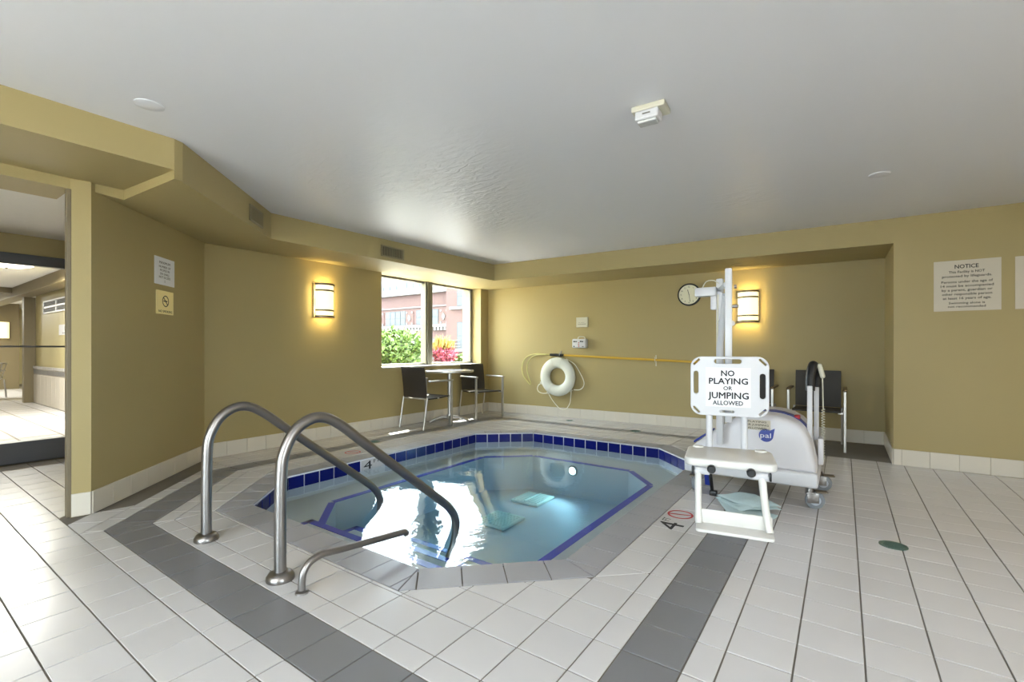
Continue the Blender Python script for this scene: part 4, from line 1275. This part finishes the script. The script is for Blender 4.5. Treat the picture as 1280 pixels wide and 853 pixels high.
# ================================================================ TOWEL
tw = thing('towel', 'folded pale blue towel lying on the floor under the lift seat', 'towel', (-0.53, 3.52, 0))
def towel_layer(poly, z0, th, lift_, ph):
    """one folded layer: rounded sheet that billows a little"""
    mb = MB(); n = 14
    a, b, c, d = [Vector((p[0] + .53, p[1] - 3.52, 0)) for p in poly]
    T, Bm = [], []
    for i in range(n + 1):
        rt, rb = [], []
        for j in range(n + 1):
            u, v = i / n, j / n
            p = (a * (1 - u) + b * u) * (1 - v) + (d * (1 - u) + c * u) * v
            edge = min(u, 1 - u, v, 1 - v)
            zz = z0 + lift_ * (0.5 + 0.5 * math.sin(7 * u + ph)) * math.sin(math.pi * v) + .004 * math.sin(9 * v + 4 * u + ph)
            k = min(1, edge / .05)
            rt.append(mb.bm.verts.new((p.x, p.y, max(.002, zz) + th * (.55 + .45 * k)))); rb.append(mb.bm.verts.new((p.x, p.y, max(.001, zz + th * (.25 - .25 * k)))))
        T.append(rt); Bm.append(rb)
    for i in range(n):
        for j in range(n):
            mb.bm.faces.new((T[i][j], T[i + 1][j], T[i + 1][j + 1], T[i][j + 1])); mb.bm.faces.new((Bm[i][j], Bm[i][j + 1], Bm[i + 1][j + 1], Bm[i + 1][j]))
    for i in range(n):
        mb.bm.faces.new((T[i][0], Bm[i][0], Bm[i + 1][0], T[i + 1][0])); mb.bm.faces.new((T[i][n], T[i + 1][n], Bm[i + 1][n], Bm[i][n]))
        mb.bm.faces.new((T[0][i], T[0][i + 1], Bm[0][i + 1], Bm[0][i])); mb.bm.faces.new((T[n][i], Bm[n][i], Bm[n][i + 1], T[n][i + 1]))
    mb.build('fold', 'towel', tw)
towel_layer([(-.66, 3.30), (-.40, 3.31), (-.35, 3.52), (-.60, 3.62)], .001, .012, .0, 0)
towel_layer([(-.735, 3.59), (-.60, 3.30), (-.385, 3.36), (-.52, 3.74)], .014, .012, .010, 1)
towel_layer([(-.75, 3.585), (-.55, 3.39), (-.335, 3.56), (-.53, 3.81)], .030, .011, .014, 2)
towel_layer([(-.745, 3.60), (-.50, 3.45), (-.34, 3.58), (-.53, 3.80)], .046, .010, .012, 2.2)

# ================================================================ FILL LAMPS (added out of view, behind and beside the camera) AND HALL LAMPS
def dome_lamp(label, x, y, z, e, r=0.19, visible_group='flush dome ceiling lamps'):
    t = thing('ceiling_lamp', label, 'ceiling lamp', (x, y, z), 0, visible_group)
    MB().lathe([(r + .012, -.001), (r + .016, -.02), (r, -.024)], 32).build('rim', 'nickel', t)
    MB().lathe([(r, -.02), (r * .9, -.05), (r * .6, -.078), (r * .25, -.09), (0, -.092)], 32).build('bowl', 'dome_glass', t)
    MB().lathe([(.0, -.115), (.012, -.11), (.016, -.095), (0, -.09)], 12).build('finial', 'nickel', t)
    d = bpy.data.lights.new('dome_bulb', 'AREA'); d.shape = 'DISK'; d.size = r * 2; d.energy = e; d.color = (1, 0.95, 0.88)
    o = bpy.data.objects.new('dome_bulb', d); COL.objects.link(o); o.parent = t; o.location = (0, 0, -.125)
for k, (x, y, e) in enumerate(((2.35, 3.3, 6), (1.9, 0.6, 8), (-0.9, -1.5, 8), (2.2, -1.9, 6))):
    dome_lamp(['added fill dome lamp over the right side of the room', 'added fill dome lamp beside the camera', 'added fill dome lamp behind the camera near the doorway', 'added fill dome lamp in the rear corner'][k], x, y, CEIL, e)
dome_lamp('lit dome lamp on the ceiling of the hall seen through the doorway', -9.75, 1.30, 2.36, 75, 0.30)
dome_lamp('dome lamp at the far end of the hall', -17.0, 0.8, 2.36, 80, 0.30)

# ================================================================ HALL SEEN THROUGH THE DOORWAY
gs = thing('glass_screen', 'glazed metal screen on a dark grey kerb beyond the doorway', 'screen', (-6.53, 0.7, 0))
MB().box((-.06, -1.6, 0), (.05, .80, .205), .006).build('kerb', 'curb_grey', gs, False)
MB().box((-.03, -1.6, 1.92), (.05, .80, 2.022), .004).build('head_rail', 'frame_dark', gs, False)
MB().box((-.05, -1.6, 2.022), (.02, .80, 2.21)).build('upper_panel', 'wall_paint', gs, False)
MB().box((-.02, -1.6, 1.118), (.04, .80, 1.135), .003).build('mid_rail', 'frame_dark', gs, False)
MB().box((-.004, -1.58, .205), (.004, .78, 1.92)).build('pane', 'window_glass', gs, False)
# low tiled dado on the hall wall
dado = tag(MB().box((-13.70, 2.215, 0), (-6.6, 2.25, .74)).build('dado', 'base_grout', None, False), 'low tiled dado with a grey tile row along the hall wall', kind='structure')
dado.name = 'trim_9'
big = MB().box((-.145, -.006, 0), (.145, 0, .58), .002, 1).mesh('dado_tile', False)
mid = MB().box((-.195, -.007, .60), (.195, 0, .685), .002, 1).mesh('grey_tile', False)
cap = MB().box((-.195, -.018, .70), (.195, 0, .755), .003, 1).mesh('cap_tile', False)
for k in range(12): obj('dado_tile', big, 'base_tile', dado, (-13.55 + .3 * k, 2.216, 0))
for k in range(9):
    obj('grey_tile', mid, 'tile_grey', dado, (-13.5 + .4 * k, 2.216, 0)); obj('cap_tile', cap, 'tile_white', dado, (-13.5 + .4 * k, 2.216, 0))
hv = thing('air_vent', 'wide white louvred grille on the hall wall', 'air vent', (-11.95, 2.25, 1.92), 0)
fr = MB()
for (x0, x1, z0, z1) in ((-1.0, 1.0, .10, .125), (-1.0, 1.0, -.125, -.10), (-1.0, -.96, -.125, .125), (.96, 1.0, -.125, .125), (-.05, -.01, -.125, .125), (-1, 1, -.02, .01)):
    fr.box((x0, -.03, z0), (x1, -.001, z1))
fr.build('frame', 'plastic_white', hv, False)
MB().box((-.98, -.008, -.11), (.98, -.002, .11)).build('backing', 'vent_dark', hv, False)
slt = MB().box((-.96, -.018, -.004), (.96, -.008, .004)).mesh('slat', False)
for k in range(9): obj('slat', slt, 'rubber_grey', hv, (0, 0, -.085 + k * .021))
hsn = sign('no_smoking_sign', 'white no smoking sign on the hall wall seen through the doorway', 'sign', (-11.40, 2.249, 1.455), 0, 0.90, 0.19, [('NO SMOKING', 0, -.06, .03, .4, 0)], 'paper', 'ink', .006)
bk = ban_mesh(.055, .008); bk.transform(Matrix.Translation((0, -.0068, .02)) @ Matrix.Rotation(math.pi / 2, 4, 'X')); obj('ban_mark', bk, 'ink', hsn)
# far pier with a lamp and a mesh-back metal chair
struct('trim_10', MB().box((-19.2, 2.30, 0), (-18.8, 2.75, 2.36)), 'beam_paint')
hl = thing('wall_sconce', 'small glowing sconce on the far hall pier', 'wall lamp', (-18.8, 2.42, 1.62), R(90))
MB().box((-.15, -.02, -.24), (.15, -.001, .24), .004).build('back_plate', 'nickel', hl, False)
MB().lathe([(.12, -.22), (.135, -.22), (.135, .22), (.12, .22)], 16, 'Z', (0, 0, 0), math.pi, 2 * math.pi).build('shade', 'sconce_glass', hl)
mc = thing('metal_chair', 'shiny metal tub chair standing in the far hall', 'chair', (-15.4, 1.75, 0), R(60))
for s in (-1, 1):
    MB().tube([(s * .22, -.2, 0), (s * .2, -.18, .42)], .016, 8).build('leg', 'steel', mc)
    MB().tube([(s * .22, .24, 0), (s * .2, .2, .42)], .016, 8).build('leg', 'steel', mc)
MB().lathe([(0, .42), (.2, .42), (.25, .45), (.25, .47), (0, .46)], 24).build('seat', 'steel', mc)
arc = lambda rr, z, a0=-20, a1=200: [(rr * math.cos(R(a0 + (a1 - a0) * k / 14)), rr * math.sin(R(a0 + (a1 - a0) * k / 14)), z) for k in range(15)]
MB().tube(arc(.31, .78), .016, 8).build('back_rail', 'steel', mc)
MB().tube(arc(.28, .62), .012, 8).build('back_rail', 'steel', mc)
for k in range(9):
    a = R(-20 + 220 * k / 8)
    MB().tube([(.23 * math.cos(a), .23 * math.sin(a), .46), (.31 * math.cos(a), .31 * math.sin(a), .78)], .009, 6).build('spindle', 'steel', mc)

# ================================================================ OUTSIDE THE WINDOW
struct('ground', MB().box((-90, -40, -9.2), (-5.7, 90, -9.0)), 'asphalt')
struct('terrace', MB().box((-11.5, 3.6, -0.4), (-5.63, 14.0, 0.0)), 'concrete')
bd = thing('brick_building', 'red brick building with pale cornice and ornamental panels across the street', 'building', (-34, 31, -9))
def fb_(x0, x1, z0, z1, d0, d1, nm, m, parent=None, bev=0.0):
    """box on the facade: d0..d1 is depth behind the facade plane"""
    return MB().box((x0 + 34, d0, z0 + 9), (x1 + 34, d1, z1 + 9), bev).build(nm, m, parent or bd, False)
fb_(-56, -28.7, -9, 6.3, 0.0, 8, 'wall', 'brick')
fb_(-28.7, -19, -9, 13, -0.5, 8, 'tower', 'brick')
fb_(-56.2, -28.5, 6.25, 6.85, -0.45, 0.3, 'parapet', 'stone')
fb_(-56.2, -28.6, 5.0, 5.12, -0.12, 0.1, 'string_course', 'stone')
fb_(-56.2, -28.55, 3.12, 3.38, -0.35, 0.1, 'cornice', 'stone')
dn = MB().box((-.14, -.28, -.16), (.14, .05, .16)).mesh('dentil', False)
for k in range(28): obj('dentil', dn, 'stone', bd, (-40.0 + 34 + k * .42, 0, 2.98 + 9))
def fwin(x0, x1, z0, z1, nm=3, d=-0.02):
    w = fb_(x0, x1, z0, z1, d, d + .06, 'window', 'far_frame')
    step = (x1 - x0) / nm
    for k in range(nm):
        for (a, b) in ((z0 + .05, (z0 + z1) / 2 - .04), ((z0 + z1) / 2 + .02, z1 - .05)):
            fb_(x0 + k * step + .07, x0 + (k + 1) * step - .05, a, b, d - .02, d, 'pane', 'far_glass', w)
for x in (-41.6, -37.35, -33.0): fwin(x, x + 2.9, 3.40, 4.78, 4 if x < -34 else 3)
for x in (-41.6, -37.35, -33.0): fwin(x, x + 2.9, 0.2, 2.1, 3)
def panel(x0, x1, z0=3.40, z1=4.72):
    p = fb_(x0, x1, z0, z1, -.06, .05, 'panel', 'brick')
    cxp, czp = (x0 + x1) / 2 + 34, (z0 + z1) / 2 + 9
    me = plate([[(.22, 0), (0, .34), (-.22, 0), (0, -.34)]], .06); me.transform(Matrix.Translation((cxp, -.09, czp))); obj('lozenge', me, 'stone', p)
    for sx in (-1, 1):
        for sz in (-1, 1):
            MB().box((cxp + sx * .36 - .09, -.10, czp + sz * .54 - .09), (cxp + sx * .36 + .09, -.06, czp + sz * .54 + .09)).build('rosette', 'stone', p, False)
panel(-34.4, -33.35); panel(-29.95, -28.87); panel(-38.6, -37.6)
fwin(-27.40, -26.65, 4.85, 6.55, 1, -.53); fwin(-27.40, -26.65, 1.1, 3.45, 1, -.53); fwin(-25.6, -24.85, 4.85, 6.55, 1, -.53)
fb_(-28.1, -24.5, 4.55, 4.80, -.75, -.4, 'ledge', 'stone')
fb_(-28.75, -24.5, 0.9, 1.15, -.75, -.4, 'ledge', 'stone')
for z in (1.3, 1.55, 1.85): fb_(-28.6, -26.9, z, z + .06, -.72, -.66, 'rail_bar', 'stone')
tag(MB().box((-30.9, 33.0, 6.3), (-28.9, 35.0, 8.2), .05).prism([(-31.1, 32.8), (-28.9, 32.8), (-28.9, 33.2), (-31.1, 33.2)], 7.5, 8.5).build('rooftop_unit', 'hvac', None, False), 'dark grey rooftop unit on the brick building', 'rooftop unit')
def tower_block(label, x0, x1, y, z1, m, cols, rows, ww=.9):
    t = thing('tower_block', label, 'building', ((x0 + x1) / 2, y, -9))
    w = x1 - x0
    MB().box((-w / 2, 0, 0), (w / 2, 12, z1 + 9)).build('wall', m, t, False)
    pn = MB().box((-ww / 2, -.06, -.7), (ww / 2, 0, .7)).mesh('window', False)
    for i in range(cols):
        for j in range(rows):
            obj('window', pn, 'far_glass', t, (-w / 2 + w * (i + .5) / cols, 0, z1 + 9 - 2.2 - j * 3.0))
tower_block('distant bluish tower block above the brick roofline', -66, -58, 52, 22, 'far_blue', 5, 7)
tower_block('distant pale tower block above the brick roofline', -56.5, -48, 50, 16, 'far_white', 6, 5)

def leaf_mass(nm, m, n, box, size, parent, lean=0.0, blade=False, seed=1):
    rnd = random.Random(seed)
    vs, fs = [], []
    (x0, x1), (y0, y1), (z0, z1) = box
    for _ in range(n):
        while True:
            p = Vector((rnd.uniform(-1, 1), rnd.uniform(-1, 1), rnd.uniform(-1, 1)))
            if p.length < 1 and p.length > 0.25: break
        c = Vector(((x0 + x1) / 2 + p.x * (x1 - x0) / 2, (y0 + y1) / 2 + p.y * (y1 - y0) / 2, (z0 + z1) / 2 + p.z * (z1 - z0) / 2))
        d = Vector((rnd.uniform(-1, 1), rnd.uniform(-1, 1), rnd.uniform(-.4, 1))).normalized()
        if blade: d = Vector((rnd.uniform(-.5, .5), rnd.uniform(-.5, .5), 1)).normalized()
        s = d.cross(Vector((rnd.uniform(-1, 1), rnd.uniform(-1, 1), rnd.uniform(-1, 1)))).normalized()
        Ls = size * rnd.uniform(.6, 1.3); w = Ls * (.12 if blade else .28)
        nrm = d.cross(s)
        b = len(vs)
        vs += [c, c + d * Ls * .5 + s * w + nrm * w * .3, c + d * Ls, c + d * Ls * .5 - s * w + nrm * w * .3]
        fs += [(b, b + 1, b + 2), (b, b + 2, b + 3)]
    me = bpy.data.meshes.new(nm); me.from_pydata([tuple(v) for v in vs], [], fs)
    return tag(obj(nm, me, m, parent), kind='stuff')
pb = thing('planter_box', 'long stone planter outside the window', 'planter', (-8.5, 8.4, 0))
MB().box((-.45, -2.6, 0), (.45, 2.6, .70), .02).build('trough', 'concrete', pb, False)
MB().box((-.38, -2.5, .66), (.38, 2.5, .72)).build('soil', 'bark', pb, False)
def bush(nm, label, loc, m, n, box, size, stems, blade=False, seed=1, grp=None):
    t = thing(nm, label, 'plant', loc, 0)
    leaf_mass('foliage', m, n, box, size, t, blade=blade, seed=seed)
    rnd = random.Random(seed)
    for k in range(stems):
        a = rnd.uniform(0, 6.28); rr = rnd.uniform(.1, .6)
        MB().tube([(0, 0, 0), (box[0][1] * rr * .5 * math.cos(a), box[1][1] * rr * .5 * math.sin(a), box[2][1] * .5), (box[0][1] * rr * math.cos(a), box[1][1] * rr * math.sin(a), box[2][1] * .9)], [.015, .011, .005], 6).build('stem', 'bark', t)
    return t
bush('leafy_shrub', 'bright green leafy shrub filling the left window pane', (-8.5, 7.42, .70), 'leaf_green', 2600, ((-.5, .5), (-.85, .85), (-.05, .86)), .13, 9, seed=3)
bush('flowering_plant', 'yellow spiky plant rising behind the red flowers', (-8.55, 8.95, .70), 'leaf_yellow', 260, ((-.2, .2), (-.34, .34), (.22, .55)), .24, 5, True, 5)
bush('flowering_plant', 'mound of dark red flowers in the right window pane', (-8.40, 8.85, .70), 'leaf_red', 700, ((-.25, .25), (-.42, .42), (.05, .42)), .10, 6, seed=8)
bush('leafy_shrub', 'low green shrub at the right end of the planter', (-8.45, 9.75, .70), 'leaf_green', 500, ((-.3, .3), (-.4, .4), (.0, .26)), .10, 5, seed=11)
